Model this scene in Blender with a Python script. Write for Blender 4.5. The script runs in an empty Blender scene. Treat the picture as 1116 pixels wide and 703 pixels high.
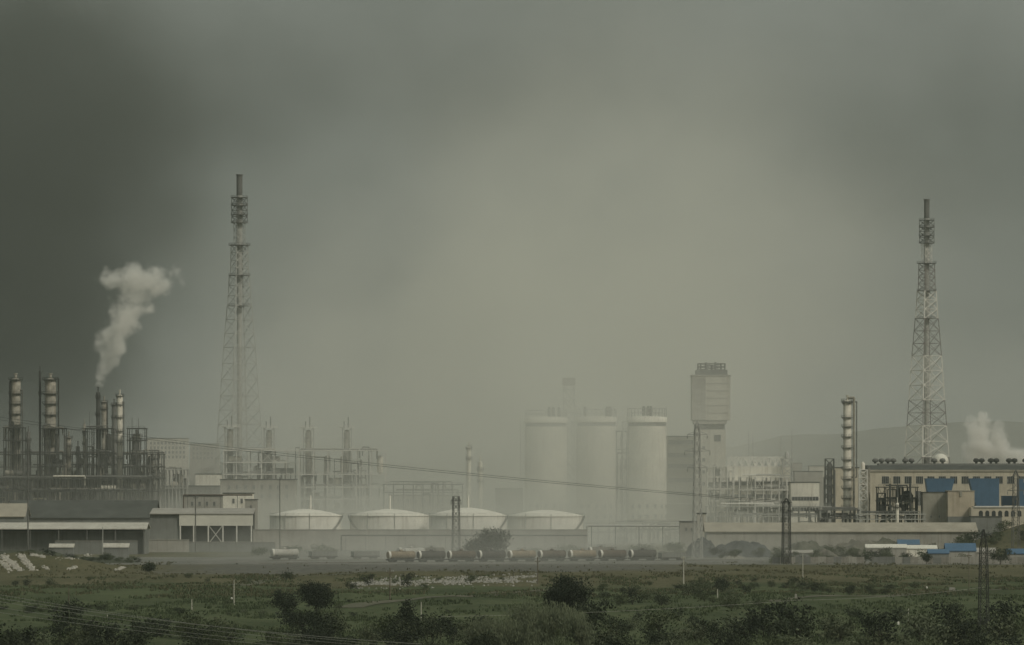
import bpy, math, random
from mathutils import Vector, noise as mnoise

# ------------------------------------------------------------------ basics
FPX, CX, HY, CZ = 6200.0, 558.0, 528.0, 30.0        # focal length (photo pixels), centre, horizon row, eye height
sc = bpy.context.scene
COL = sc.collection
R = math.radians
rnd = random.Random(7)

def sx(px, D): return (px - CX) * D / FPX
def sz(py, D): return CZ - (py - HY) * D / FPX
def m_(D): return D / FPX

# ------------------------------------------------------------------ materials
MATS = {}
def mat(name, col, rough=0.85, var=0.25, scale=0.3, metal=0.0, streak=0.0, bump=0.0, col2=None, stretch=(1, 1, 1)):
    """Procedural paint / concrete / steel: base colour broken up by two noises, optional rain streaks and bump."""
    if name in MATS: return MATS[name]
    m = bpy.data.materials.new(name); m.use_nodes = True
    nt = m.node_tree; N = nt.nodes; L = nt.links
    b = N['Principled BSDF']; b.inputs['Roughness'].default_value = rough; b.inputs['Metallic'].default_value = metal
    b.inputs['Specular IOR Level'].default_value = 0.3
    tc = N.new('ShaderNodeTexCoord'); mp = N.new('ShaderNodeMapping'); L.new(tc.outputs['Object'], mp.inputs[0])
    mp.inputs['Scale'].default_value = stretch
    n = N.new('ShaderNodeTexNoise'); n.inputs['Scale'].default_value = scale; n.inputs['Detail'].default_value = 6
    n.inputs['Roughness'].default_value = 0.65
    L.new(mp.outputs[0], n.inputs['Vector'])
    r = N.new('ShaderNodeMapRange'); r.inputs[1].default_value = 0.3; r.inputs[2].default_value = 0.7
    L.new(n.outputs['Fac'], r.inputs[0])
    mx = N.new('ShaderNodeMix'); mx.data_type = 'RGBA'
    c2 = col2 or tuple(c * (1 - var) for c in col); c1 = col if col2 else tuple(min(1, c * (1 + var * 0.5)) for c in col)
    mx.inputs[6].default_value = (*c2, 1); mx.inputs[7].default_value = (*c1, 1)
    L.new(r.outputs[0], mx.inputs[0]); out = mx.outputs[2]
    if streak:
        mp2 = N.new('ShaderNodeMapping'); mp2.inputs['Scale'].default_value = (1.2, 1.2, 0.06); L.new(tc.outputs['Object'], mp2.inputs[0])
        n2 = N.new('ShaderNodeTexNoise'); n2.inputs['Scale'].default_value = 0.8; n2.inputs['Detail'].default_value = 4
        L.new(mp2.outputs[0], n2.inputs['Vector'])
        r2 = N.new('ShaderNodeMapRange'); r2.inputs[1].default_value = 0.5; r2.inputs[2].default_value = 0.72
        r2.inputs[4].default_value = streak; L.new(n2.outputs['Fac'], r2.inputs[0])
        m2 = N.new('ShaderNodeMix'); m2.data_type = 'RGBA'; L.new(r2.outputs[0], m2.inputs[0]); L.new(out, m2.inputs[6])
        m2.inputs[7].default_value = (col[0] * 0.42, col[1] * 0.36, col[2] * 0.3, 1); out = m2.outputs[2]
    L.new(out, b.inputs['Base Color'])
    if bump:
        bp = N.new('ShaderNodeBump'); bp.inputs['Strength'].default_value = bump; bp.inputs['Distance'].default_value = 0.5
        L.new(n.outputs['Fac'], bp.inputs['Height']); L.new(bp.outputs[0], b.inputs['Normal'])
    MATS[name] = m; return m

M_dark   = mat('dark_steel', (0.050, 0.052, 0.045), 0.7, 0.3, 0.5)
M_steel  = mat('weathered_steel', (0.15, 0.15, 0.135), 0.7, 0.35, 0.4, streak=0.3)
M_galv   = mat('galvanised_steel', (0.42, 0.42, 0.38), 0.55, 0.2, 0.4)
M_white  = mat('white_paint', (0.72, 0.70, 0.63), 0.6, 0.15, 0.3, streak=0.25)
M_red    = mat('red_oxide_paint', (0.23, 0.205, 0.185), 0.8, 0.3, 0.3)
M_shell  = mat('aluminium_cladding', (0.72, 0.68, 0.57), 0.5, 0.3, 0.22, streak=0.4)
M_shell2 = mat('dull_cladding', (0.46, 0.43, 0.35), 0.6, 0.4, 0.30, streak=0.6, col2=(0.13, 0.125, 0.105))
M_tank   = mat('tank_paint', (0.66, 0.64, 0.56), 0.65, 0.2, 0.12, streak=0.5)
M_roofp  = mat('pale_roof_paint', (0.68, 0.66, 0.57), 0.7, 0.15, 0.12)
M_conc   = mat('concrete', (0.36, 0.345, 0.30), 0.9, 0.22, 0.15, streak=0.4)
M_concp  = mat('pale_concrete', (0.80, 0.77, 0.66), 0.9, 0.22, 0.12, streak=0.5)
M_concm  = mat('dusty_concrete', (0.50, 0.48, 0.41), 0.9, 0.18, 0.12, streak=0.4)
M_concd  = mat('grey_concrete', (0.21, 0.215, 0.195), 0.9, 0.25, 0.15, streak=0.35)
M_cream  = mat('cream_render', (0.55, 0.50, 0.39), 0.9, 0.18, 0.12, streak=0.35)
M_brick  = mat('silicate_brick', (0.47, 0.41, 0.31), 0.9, 0.2, 0.25, streak=0.4)
M_brickd = mat('grey_brick', (0.32, 0.305, 0.25), 0.9, 0.2, 0.25, streak=0.4)
M_blue   = mat('blue_cladding', (0.07, 0.14, 0.22), 0.6, 0.15, 0.2, streak=0.15)
M_glass  = mat('window_glass', (0.045, 0.05, 0.05), 0.25, 0.5, 0.6)
M_bandg  = mat('pale_glazing', (0.17, 0.175, 0.16), .5, .4, .4)  # paler than the window glass, for farther windows and window bands
M_bitum  = mat('bitumen_roof', (0.075, 0.08, 0.07), 0.9, 0.35, 0.12)
M_beige  = mat('beige_roof_sheet', (0.36, 0.33, 0.26), 0.8, 0.2, 0.15, streak=0.3)
M_rust   = mat('rusty_wagon_paint', (0.115, 0.092, 0.068), 0.85, 0.45, 0.5, streak=0.4)
M_wtank  = mat('pale_wagon_paint', (0.45, 0.44, 0.39), 0.7, 0.25, 0.4, streak=0.4)
M_wend   = mat('white_wagon_end', (0.7, 0.68, 0.6), 0.6, 0.12, 0.4)
M_wood   = mat('weathered_wood', (0.16, 0.14, 0.10), 0.9, 0.3, 0.5)
M_pole   = mat('concrete_pole', (0.52, 0.50, 0.42), 0.9, 0.2, 0.5)
M_wire   = mat('aluminium_wire', (0.30, 0.30, 0.26), 0.5, 0.1, 0.5)
M_wired  = mat('dark_wire', (0.05, 0.05, 0.045), 0.6, 0.1, 0.5)
M_soil   = mat('dark_soil', (0.05, 0.058, 0.036), 0.95, 0.45, 0.12, bump=0.6, col2=(0.13, 0.125, 0.095))
M_soilp  = mat('pale_soil', (0.095, 0.095, 0.075), 0.95, 0.45, 0.09, bump=0.6, col2=(0.20, 0.185, 0.145))
M_coal   = mat('blue_grey_spoil', (0.055, 0.062, 0.06), 0.95, 0.4, 0.15, bump=0.6)
M_rubble = mat('chalky_rubble', (0.44, 0.42, 0.36), 0.95, 0.4, 0.35)
M_gravel = mat('gravel', (0.19, 0.18, 0.155), 0.95, 0.35, 0.09, col2=(0.10, 0.105, 0.085), stretch=(1, 0.15, 1))
M_track  = mat('dirt_track', (0.13, 0.12, 0.08), 0.95, 0.4, 0.1, col2=(0.07, 0.075, 0.042), stretch=(1, 0.3, 1))
M_bark   = mat('bark', (0.06, 0.05, 0.035), 0.95, 0.3, 1.0)
def leafmat(name, a, b, scale=0.35): return mat(name, a, 0.8, 0.3, scale, col2=b)
M_leafd = leafmat('dark_leaves', (0.017, 0.025, 0.011), (0.040, 0.052, 0.024))
M_leafx = leafmat('darkest_leaves', (0.008, 0.013, 0.006), (0.024, 0.033, 0.015))
M_leafm = leafmat('mid_leaves', (0.034, 0.048, 0.020), (0.082, 0.098, 0.045))
M_leafl = leafmat('willow_leaves', (0.06, 0.076, 0.042), (0.13, 0.148, 0.085))
M_leafg = leafmat('grey_green_leaves', (0.055, 0.068, 0.036), (0.10, 0.112, 0.06))
M_weed  = leafmat('weed_leaves', (0.040, 0.058, 0.024), (0.100, 0.126, 0.057), 0.06)
M_dry   = leafmat('dry_grass', (0.075, 0.075, 0.038), (0.125, 0.118, 0.062), 0.05)

# ------------------------------------------------------------------ mesh builder
class MB:
    def __init__(s): s.v = []; s.f = []; s.m = []; s.s = []
    def add(s, vs, fs, m=0, sm=False):
        o = len(s.v); s.v += vs
        for f in fs: s.f.append(tuple(i + o for i in f)); s.m.append(m); s.s.append(sm)
        return s
    def box(s, x0, x1, y0, y1, z0, z1, m=0):
        return s.add([(x0,y0,z0),(x1,y0,z0),(x1,y1,z0),(x0,y1,z0),(x0,y0,z1),(x1,y0,z1),(x1,y1,z1),(x0,y1,z1)],
                     [(0,3,2,1),(4,5,6,7),(0,1,5,4),(1,2,6,5),(2,3,7,6),(3,0,4,7)], m)
    def tube(s, p, q, r, r2=None, n=6, m=0, caps=True):
        p, q = Vector(p), Vector(q); r2 = r if r2 is None else r2
        d = q - p
        if d.length < 1e-6: return s
        d.normalize(); a = Vector((0,0,1)) if abs(d.z) < 0.9 else Vector((1,0,0))
        u = d.cross(a).normalized(); w = d.cross(u)
        ring = [(u * math.cos(2*math.pi*(i+.5)/n) + w * math.sin(2*math.pi*(i+.5)/n)) for i in range(n)]
        A = [tuple(p + k*r) for k in ring]; B = [tuple(q + k*r2) for k in ring]
        s.add(A + B, [(i, (i+1)%n, n+(i+1)%n, n+i) for i in range(n)], m, n > 4)
        if caps: s.add(A, [tuple(range(n))[::-1]], m); s.add(B, [tuple(range(n))], m)
        return s
    def beam(s, p, q, w, m=0): return s.tube(p, q, w * 0.707, None, 4, m)
    def lathe(s, cx, cy, prof, n=24, m=0, smooth=True):
        vs = []; k = len(prof)
        for r, z in prof:
            for i in range(n):
                a = 2*math.pi*i/n; vs.append((cx + r*math.cos(a), cy + r*math.sin(a), z))
        fs = [(j*n+i, j*n+(i+1)%n, (j+1)*n+(i+1)%n, (j+1)*n+i) for j in range(k-1) for i in range(n)]
        s.add(vs, fs, m, smooth)
        if prof[0][0] > 0.01: s.add(vs[:n], [tuple(range(n))[::-1]], m)
        if prof[-1][0] > 0.01: s.add(vs[-n:], [tuple(range(n))], m)
        return s
    def prism(s, poly, y0, y1, m=0):               # poly in x,z, counter-clockwise seen from -y
        n = len(poly)
        vs = [(x, y0, z) for x, z in poly] + [(x, y1, z) for x, z in poly]
        fs = [tuple(range(n)), tuple(range(n, 2*n))[::-1]] + [(i, n+i, n+(i+1)%n, (i+1)%n) for i in range(n)]
        return s.add(vs, [f[::-1] for f in fs[2:]] + fs[:2], m)
    def xprism(s, poly, x0, x1, m=0):              # poly in y,z
        n = len(poly)
        vs = [(x0, y, z) for y, z in poly] + [(x1, y, z) for y, z in poly]
        return s.add(vs, [tuple(range(n)), tuple(range(n, 2*n))[::-1]] + [(i, n+i, n+(i+1)%n, (i+1)%n) for i in range(n)], m)
    def build(s, name, mats, parent=None, loc=None):
        me = bpy.data.meshes.new(name)
        o = bpy.data.objects.new(name, me); COL.objects.link(o)
        org = Vector(loc) if loc else Vector((0,0,0))
        if parent is not None:
            o.parent = parent; q = parent
            while q is not None: org = org + q.location; q = q.parent
        elif loc: o.location = loc
        me.from_pydata([(x-org.x, y-org.y, z-org.z) for x, y, z in s.v], [], s.f)
        for mm in (mats if isinstance(mats, (list, tuple)) else [mats]): me.materials.append(mm)
        me.polygons.foreach_set('material_index', s.m); me.polygons.foreach_set('use_smooth', s.s)
        me.update()
        return o

def tag(o, label=None, cat=None, group=None, kind=None):
    if label: o['label'] = label
    if cat: o['category'] = cat
    if group: o['group'] = group
    if kind: o['kind'] = kind
    return o
def thing(name, label, cat, loc, group=None):
    o = bpy.data.objects.new(name, None); o.empty_display_size = 2; COL.objects.link(o); o.location = loc
    return tag(o, label, cat, group)
def copy_tree(o, parent=None):
    c = o.copy(); COL.objects.link(c)
    if parent is not None: c.parent = parent
    for ch in list(o.children): copy_tree(ch, c)
    return c

# ------------------------------------------------------------------ terrain
def sstep(a, b, t):
    t = max(0, min(1, (t-a)/(b-a))); return t*t*(3-2*t)
def ground(x, y):
    k = 1 - sstep(1950, 2120, y)
    h = 1.5 * mnoise.noise(Vector((x/85, y/190, 0.3))) + 0.7 * mnoise.noise(Vector((x/26, y/70, 4.3)))
    h += 0.28 * mnoise.noise(Vector((x/8, y/22, 9.1)))
    bank = 6.3 * sstep(-124, -170, x) * sstep(1885, 1965, y) * (1 - sstep(1990, 2110, y)) * (1 + .25*mnoise.noise(Vector((x/9, y/30, 2))))           # stony bank at the left edge of the meadow
    right = 15.5 * math.exp(-((x-232)/36)**2) * math.exp(-((y-2420)/70)**2)  # grassy rise behind the fence on the right
    return h * k + bank + right

def hit(px, py):                                     # first ground point on the sight line through a photo pixel
    D = 900.0
    while D < 2600 and ground(sx(px, D), D) < sz(py, D): D += 3
    return sx(px, D), D
def axis(lo, hi, f0, f1, fine, coarse):
    out = []; t = lo
    while t < hi: out.append(t); t += fine if f0 <= t < f1 else coarse
    return out + [hi]
xs = axis(-2600, 2600, -300, 300, 5, 100); ys = axis(-400, 9700, 950, 2560, 9, 100)
mb = MB(); nx = len(xs)
mb.add([(x, y, ground(x, y)) for y in ys for x in xs],
       [(j*nx+i, j*nx+i+1, (j+1)*nx+i+1, (j+1)*nx+i) for j in range(len(ys)-1) for i in range(nx-1)], 0, True)
def ground_material():
    m = bpy.data.materials.new('meadow_ground'); m.use_nodes = True; nt = m.node_tree; N = nt.nodes; L = nt.links
    b = N['Principled BSDF']; b.inputs['Roughness'].default_value = 0.95; b.inputs['Specular IOR Level'].default_value = 0.1
    tc = N.new('ShaderNodeTexCoord')
    def nz(scale, stretch, det=6):
        mp = N.new('ShaderNodeMapping'); mp.inputs['Scale'].default_value = stretch; L.new(tc.outputs['Object'], mp.inputs[0])
        n = N.new('ShaderNodeTexNoise'); n.inputs['Scale'].default_value = scale; n.inputs['Detail'].default_value = det
        n.inputs['Roughness'].default_value = 0.7; L.new(mp.outputs[0], n.inputs['Vector']); return n.outputs['Fac']
    def mixc(f, a, c):
        x = N.new('ShaderNodeMix'); x.data_type = 'RGBA'; L.new(f, x.inputs[0])
        for i, k in ((6, a), (7, c)):
            if isinstance(k, tuple): x.inputs[i].default_value = (*k, 1)
            else: L.new(k, x.inputs[i])
        return x.outputs[2]
    def rng(v, a, c):
        x = N.new('ShaderNodeMapRange'); L.new(v, x.inputs[0]); x.inputs[1].default_value = a; x.inputs[2].default_value = c; return x.outputs[0]
    green = mixc(rng(nz(0.035, (1, 0.35, 1)), 0.38, 0.62), (0.042, 0.060, 0.025), (0.086, 0.108, 0.048))
    green = mixc(rng(nz(0.9, (1, 0.25, 1)), 0.45, 0.75), green, (0.10, 0.10, 0.055))
    olive = mixc(rng(nz(0.05, (1, 0.2, 1)), 0.35, 0.65), (0.080, 0.078, 0.040), (0.135, 0.122, 0.068))
    olive = mixc(rng(nz(0.7, (1, 0.2, 1)), 0.5, 0.7), olive, (0.052, 0.06, 0.03))
    sep = N.new('ShaderNodeSeparateXYZ'); L.new(tc.outputs['Object'], sep.inputs[0])
    zn = N.new('ShaderNodeMath'); zn.operation = 'MULTIPLY_ADD'; L.new(nz(0.012, (1, 0.45, 1), 4), zn.inputs[0]); zn.inputs[1].default_value = 900
    L.new(sep.outputs['Y'], zn.inputs[2])
    c = mixc(rng(zn.outputs[0], 2130, 2240), green, olive)
    def math2(op, a, v):
        x = N.new('ShaderNodeMath'); x.operation = op; L.new(a, x.inputs[0])
        if isinstance(v, (int, float)): x.inputs[1].default_value = v
        else: L.new(v, x.inputs[1])
        return x.outputs[0]
    gx = math2('ABSOLUTE', math2('ADD', sep.outputs['X'], 30), 0); gn = nz(0.03, (1, 0.4, 1), 5)
    gx = math2('ADD', gx, math2('MULTIPLY', gn, 90)); gy = math2('ADD', sep.outputs['Y'], math2('MULTIPLY', gn, 160))
    x1 = N.new('ShaderNodeMapRange'); L.new(gx, x1.inputs[0]); x1.inputs[1].default_value = 150; x1.inputs[2].default_value = 110
    bare = math2('MULTIPLY', x1.outputs[0], rng(gy, 1995, 2050))
    c = mixc(bare, c, mixc(rng(nz(0.4, (1, 0.2, 1)), 0.4, 0.7), (0.105, 0.105, 0.088), (0.17, 0.165, 0.14)))
    yard = rng(sep.outputs['Y'], 2700, 3400)
    c = mixc(yard, c, (0.16, 0.15, 0.125))
    L.new(c, b.inputs['Base Color'])
    bp = N.new('ShaderNodeBump'); bp.inputs['Strength'].default_value = 0.8; bp.inputs['Distance'].default_value = 0.6
    L.new(nz(0.7, (1, 0.4, 1)), bp.inputs['Height']); L.new(bp.outputs[0], b.inputs['Normal'])
    return m
tag(mb.build('ground', ground_material()), kind='structure')

# far hills that close the horizon
mb = MB(); n = 140
def ridge(x): return max(10, 62 + 62 * sstep(-200, 900, x) + 26*mnoise.noise(Vector((x/420, 1, 5))) + 9*mnoise.noise(Vector((x/90, 2, 5))))
vs = []
for i in range(n+1):
    x = -2500 + 5000*i/n; h = ridge(x)
    vs += [(x, 7300, -1), (x, 7800, h*0.62), (x, 8300, h), (x, 9300, -1)]
mb.add(vs, [(i*4+k, (i+1)*4+k, (i+1)*4+k+1, i*4+k+1) for i in range(n) for k in range(3)], 0, True)
tag(mb.build('hills', mat('hill_forest', (0.04, 0.045, 0.03), 0.95, 0.4, 0.02)), kind='structure')

# green embankment before the long open shed at the left
mb = MB(); vs = []; n = 90
for i in range(n+1):
    x = sx(-60 + 245*i/n, 2200); f = (1 - sstep(55, 80, -60 + 245*i/n)*.6)*(1 - sstep(105, 160, -60 + 245*i/n)); h = 4.4*f*(1+.25*mnoise.noise(Vector((x/14, 3, 3)))+.12*mnoise.noise(Vector((x/4, 3, 8))))
    vs += [(x, 2160, -.1), (x, 2185, h*.75 + .3*mnoise.noise(Vector((x/5, 1, 1)))*f), (x, 2205, h), (x, 2235, -.1)]
mb.add(vs, [(i*4+k, (i+1)*4+k, (i+1)*4+k+1, i*4+k+1) for i in range(n) for k in range(3)], 0, True)
tag(mb.build('embankment', mat('bank_turf', (.062, .068, .038), .95, .45, .12, bump=.6, col2=(.032, .038, .02))), kind='structure')

# railway yard ballast
mb = MB(); mb.box(-330, 330, 2128, 2345, -0.3, 0.06)
tag(mb.build('gravel_yard', M_gravel), kind='structure')

def ribbon(pts, w, name, material, lift=0.12):
    mb = MB(); P = []
    for a, b in zip(pts, pts[1:]):
        k = max(2, int((Vector(b)-Vector(a)).length/6))
        P += [Vector(a).lerp(Vector(b), i/k) for i in range(k)]
    P.append(Vector(pts[-1])); vs = []
    for i, p in enumerate(P):
        d = (P[min(i+1, len(P)-1)] - P[max(i-1, 0)]).normalized(); s = Vector((-d.y, d.x))*w/2
        for q in (p+s, p, p-s): vs.append((q.x, q.y, ground(q.x, q.y)+lift))
    mb.add(vs, [(i*3+k+1, (i+1)*3+k+1, (i+1)*3+k, i*3+k) for i in range(len(P)-1) for k in (0, 1)])
    return tag(mb.build(name, material), kind='structure')
def gp(px, py):                                      # point of the flat ground seen at a photo pixel
    D = FPX*CZ/(py-HY); return (sx(px, D), D)
ribbon([gp(380, 664), gp(440, 657), gp(520, 651), gp(566, 645), gp(620, 640)], 7, 'path', M_track)
ribbon([gp(820, 659), gp(930, 652), gp(1010, 647), gp(1130, 643)], 6, 'path', M_track)
ribbon([gp(250, 637), gp(330, 628), gp(420, 622)], 6, 'path', M_track)

# ------------------------------------------------------------------ foliage
def crown_mb(r, blobs, leaf, n, drop=0.0):
    """n leaf-sized faces scattered through the outer part of the lobes: uneven outline, gaps, clumps."""
    mb = MB(); vol = [b[3]*b[4]*b[5] for b in blobs]; tot = sum(vol)
    for b, v in zip(blobs, vol):
        cx, cy, cz, rx, ry, rz = b; k = max(8, int(n*v/tot)); nc = max(6, k//9)
        for c in range(nc):                                              # twig clumps
            while True:
                d = Vector((r.uniform(-1,1), r.uniform(-1,1), r.uniform(-1,1)))
                if 0.05 < d.length < 1: break
            d.normalize(); rad = r.uniform(0.4, 1.04) if r.random() < 0.92 else r.uniform(0.95, 1.18)
            p = Vector((cx + d.x*rx*rad, cy + d.y*ry*rad, cz + d.z*rz*rad)); cs = leaf*r.uniform(1.0, 2.3)
            for i in range(9):
                q = p + Vector((r.gauss(0,.5), r.gauss(0,.5), r.gauss(0,.42) - drop*r.random()))*cs
                if q.z < 0.02: q.z = r.uniform(0.02, 0.3)
                a = Vector((r.uniform(-1,1), r.uniform(-1,1), r.uniform(-.7,.9))).normalized()
                u = a.orthogonal().normalized(); w = a.cross(u); l = leaf*r.uniform(.55, 1.1); wd = l*r.uniform(.4, .7)
                if drop: u = Vector((r.gauss(0,.25), r.gauss(0,.25), -1)).normalized(); w = u.orthogonal().normalized(); wd *= .6; l *= 1.5
                mb.add([tuple(q - u*l*.5), tuple(q + w*wd*.5), tuple(q + u*l*.5), tuple(q - w*wd*.5)], [(0,1,2,3)])
    return mb
def trunk_mb(r, h, rad, crown_h, spread):
    mb = MB(); p = Vector((0,0,-0.3)); top = Vector((r.uniform(-.4,.4), r.uniform(-.4,.4), h))
    mb.tube(p, top, rad, rad*.55, 8)
    for i in range(6):
        a = r.uniform(0, 6.28); q = top + Vector((math.cos(a)*spread*r.uniform(.4,.8), math.sin(a)*spread*r.uniform(.4,.8), crown_h*r.uniform(.3,.75)))
        s = p.lerp(top, r.uniform(.6, 1)); mid = s.lerp(q, .5) + Vector((0,0,.12*crown_h))
        mb.tube(s, mid, rad*.42, rad*.28, 6); mb.tube(mid, q, rad*.28, rad*.08, 5)
    return mb
def lobes(r, W, H, z0, k, flat=1.0):
    out = [(0, 0, z0 + H*.5, W*.36, W*.36*flat, H*.42)]
    for i in range(k):
        a = 6.283*i/k + r.uniform(-.4, .4); d = W*r.uniform(.2, .36); zz = z0 + H*r.uniform(.22, .78); s = r.uniform(.17, .27)
        out.append((math.cos(a)*d, math.sin(a)*d*flat, zz, W*s, W*s*flat, H*s*r.uniform(.8, 1.15)))
    return out
def tree(name, label, cat, px, base_py, wpx, hpx, material, seed, leaf=0.55, n=2600, group=None, D=None, drop=0.0, cone=False, trunk_frac=0.16, z=None):
    D = D or FPX*CZ/(base_py-HY); x = sx(px, D); W = wpx*m_(D); H = hpx*m_(D); r = random.Random(seed)
    z = ground(x, D) if z is None else z
    t = thing(name, label, cat, (x, D, z), group)
    th = H*trunk_frac
    if cone:
        bl = [(0, 0, th + H*f, W*.5*(1-f)*.95+.2, W*.5*(1-f)*.95+.2, H*.12) for f in (.08, .2, .33, .46, .58, .7, .8)]
    else: bl = lobes(r, W, H-th, th, 9)
    c = crown_mb(r, bl, leaf, n, drop).build('crown', material); c.parent = t
    tr = trunk_mb(r, max(th*1.6, .6), max(.1, W*.025), H*.6, W*.35).build('trunk', M_bark); tr.parent = t
    return t

# big single trees and shrubs of the meadow
tree('broadleaf_tree', 'dense round dark green tree beside the pale willow at the meadow edge', 'tree', 617, 684, 60, 56, M_leafx, 11, .55, 8500)
tree('willow_tree', 'wide pale grey-green willow with drooping twigs in front of the dark round tree', 'tree', 590, 717, 100, 66, M_leafl, 12, .5, 9000, drop=.9)
tree('willow_tree', 'small pale willow standing right of the wide willow, crown split by a dark gap', 'tree', 634, 717, 24, 50, M_leafl, 13, .45, 2200, drop=.9)
tree('willow_tree', 'pale bushy willow left of the wide willow, lower than it', 'tree', 532, 718, 62, 50, M_leafl, 14, .5, 3800, drop=.7)
tree('conifer_tree', 'dark pointed conifer rising from the scrub in front of the pale willows', 'tree', 443, 706, 36, 46, M_leafx, 15, .5, 3800, cone=True)
tree('broadleaf_tree', 'rounded bush-like dark tree on the left meadow, tallest of its clump', 'tree', 345, 670, 44, 37, M_leafx, 16, .5, 5200)
tree('shrub', 'dark shrub touching the left side of the rounded meadow tree', 'shrub', 312, 674, 34, 30, M_leafx, 17, .5, 2000)
tree('shrub', 'spreading dark shrub at the foot of the rounded meadow tree', 'shrub', 330, 690, 60, 24, M_leafx, 18, .5, 2400)
tree('shrub', 'small rounded dark shrub by itself near the pale fence on the right', 'shrub', 1010, 614.5, 12, 13, M_leafd, 19, .5, 900, D=2135, z=0)
tree('shrub', 'wide dark bush against the concrete fence behind the tall near pylon', 'shrub', 1090, 614.5, 30, 19, M_leafd, 20, .55, 1900, D=2130, z=0)
tree('broadleaf_tree', 'hazy grey tree with domed crown in front of the third storage tank', 'tree', 538, 609, 42, 36, M_leafx, 33, .75, 5200, D=2262, z=0)
tree('shrub', 'hazy low tree leaning on the left side of the domed tree by the tanks', 'shrub', 518, 609, 24, 23, M_leafx, 22, .75, 2400, D=2260, z=0)
for i, (px, w, h, lab) in enumerate([(622, 34, 12, 'hazy bush behind the tank wagons beneath the pale silos'), (586, 18, 8, 'hazy low bush behind the wagons under the fourth tank'),
        (700, 40, 13, 'hazy bush behind the wagons beneath the right-hand silo'), (735, 26, 15, 'hazy bush left of the pointed spoil heap'), (318, 26, 10, 'hazy dark bush left of the wagons below the first tank'),
        (352, 34, 12, 'hazy wide dark bush at the left end of the wagon row'), (282, 20, 8, 'low hazy bush under the open shed on the left'), (163, 12, 9, 'round dark shrub on the gravel below the open shed'), (816, 40, 24, 'dark tree clump standing behind the long beige roofed shed')]):
    D = 2400 if i < 7 else (2000 if i == 7 else 2620)
    tree('shrub', lab, 'shrub', px, 605, w, h + (7 if i == 8 else 0), M_leafm if i < 7 else M_leafd, 40+i, .7, 1100 + 900*(i == 8), D=D, z=0 if i != 7 else None)
tree('shrub', 'dark shrub clump among pipework left of the cream hall', 'shrub', 966, 570, 24, 32, M_leafd, 60, .7, 1300, D=2760, z=0)

# shrubs of the meadow: a few kinds, each copied
protos = []
for k in range(7):
    r = random.Random(100+k); W = 4.0; H = 2.6 + .3*(k % 3)
    t = thing('shrub', 'low dark shrub in the scrub scattered over the meadow', 'shrub', (0, 0, 0), 'shrubs scattered over the meadow')
    c = crown_mb(r, lobes(r, W, H, .1, 6), .36, 620).build('crown', [M_leafd, M_leafm, M_leafd, M_leafm, M_leafg, M_leafx, M_leafl][k]); c.parent = t
    tr = trunk_mb(r, .7, .09, H*.6, W*.3).build('trunk', M_bark); tr.parent = t
    protos.append(t)
rs = random.Random(5); used = set()
def shrub_at(px, py, wpx, label, group, k=None, hs=None):
    D = FPX*CZ/(py-HY); k = rs.randrange(7) if k is None else k
    o = copy_tree(protos[k]) if k in used else protos[k]; used.add(k)
    x = sx(px, D); s = wpx*m_(D)/4.0; o.location = (x, D, ground(x, D)-.1); o.rotation_euler.z = rs.uniform(0, 6.28)
    o.scale = (s, s*rs.uniform(.8, 1.2), s*(hs or rs.uniform(.75, 1.05))); o['label'] = label; o['group'] = group
    return o
# shrub belt across the middle right, row in front of it, the dark clumps and the bottom wood edge
for i in range(34): shrub_at(rs.uniform(655, 870), rs.gauss(640, 4), rs.uniform(7, 15), 'dark shrub in the belt crossing the meadow right of the round tree', 'shrub belt right of the round tree')
for i in range(16): shrub_at(rs.uniform(860, 1000), rs.gauss(644, 3), rs.uniform(8, 16), 'dark low shrub in the belt left of the near pylon', 'shrub belt left of the near pylon')
for px, py, w in ((205, 631, 11), (226, 634, 10), (271, 634, 11), (17, 638, 8), (29, 638, 12), (55, 640, 14), (98, 632, 8), (188, 630, 7), (394, 633, 11), (402, 637, 17), (356, 640, 10), (383, 641, 16), (444, 638, 20), (463, 640, 12), (478, 632, 8), (513, 634, 14), (547, 632, 7), (430, 634, 9), (313, 632, 16), (330, 640, 9)):
    shrub_at(px, py, w, 'small dark shrub in the line between the gravel and the green meadow', 'shrubs along the edge of the gravel')
for i in range(44): shrub_at(rs.uniform(640, 1120), rs.uniform(690, 724), rs.uniform(26, 56), 'dark bush in the scrub along the bottom right of the meadow', 'bushes at the bottom right', k=rs.choice((0, 2, 5, 5, 1, 4, 6)))
for i in range(20): shrub_at(rs.uniform(640, 1116), rs.uniform(666, 690), rs.uniform(12, 26), 'dark bush in the scrub along the bottom right of the meadow', 'bushes at the bottom right')
for i in range(34): shrub_at(rs.uniform(345, 560), rs.uniform(690, 720), rs.uniform(24, 50), 'dark bush in the scrub below the rounded meadow tree', 'bushes at the bottom centre', k=rs.choice((0, 2, 5, 5, 1, 4)))
for i in range(34): shrub_at(rs.uniform(-10, 340), rs.uniform(696, 722), rs.uniform(22, 50), 'dark bush in the scrub under the near wires', 'bushes at the bottom left', k=rs.choice((0, 2, 5, 5, 1, 4, 6)))
for i in range(26): shrub_at(rs.uniform(0, 420), rs.uniform(660, 674), rs.uniform(8, 18), 'dark shrub in the strip crossing the left meadow', 'shrub strip on the left meadow', hs=.6)
for i in range(18): shrub_at(rs.uniform(640, 800), rs.uniform(650, 664), rs.uniform(10, 24), 'dark shrub right of the round tree in the near meadow', 'shrubs right of the round tree')
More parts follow.
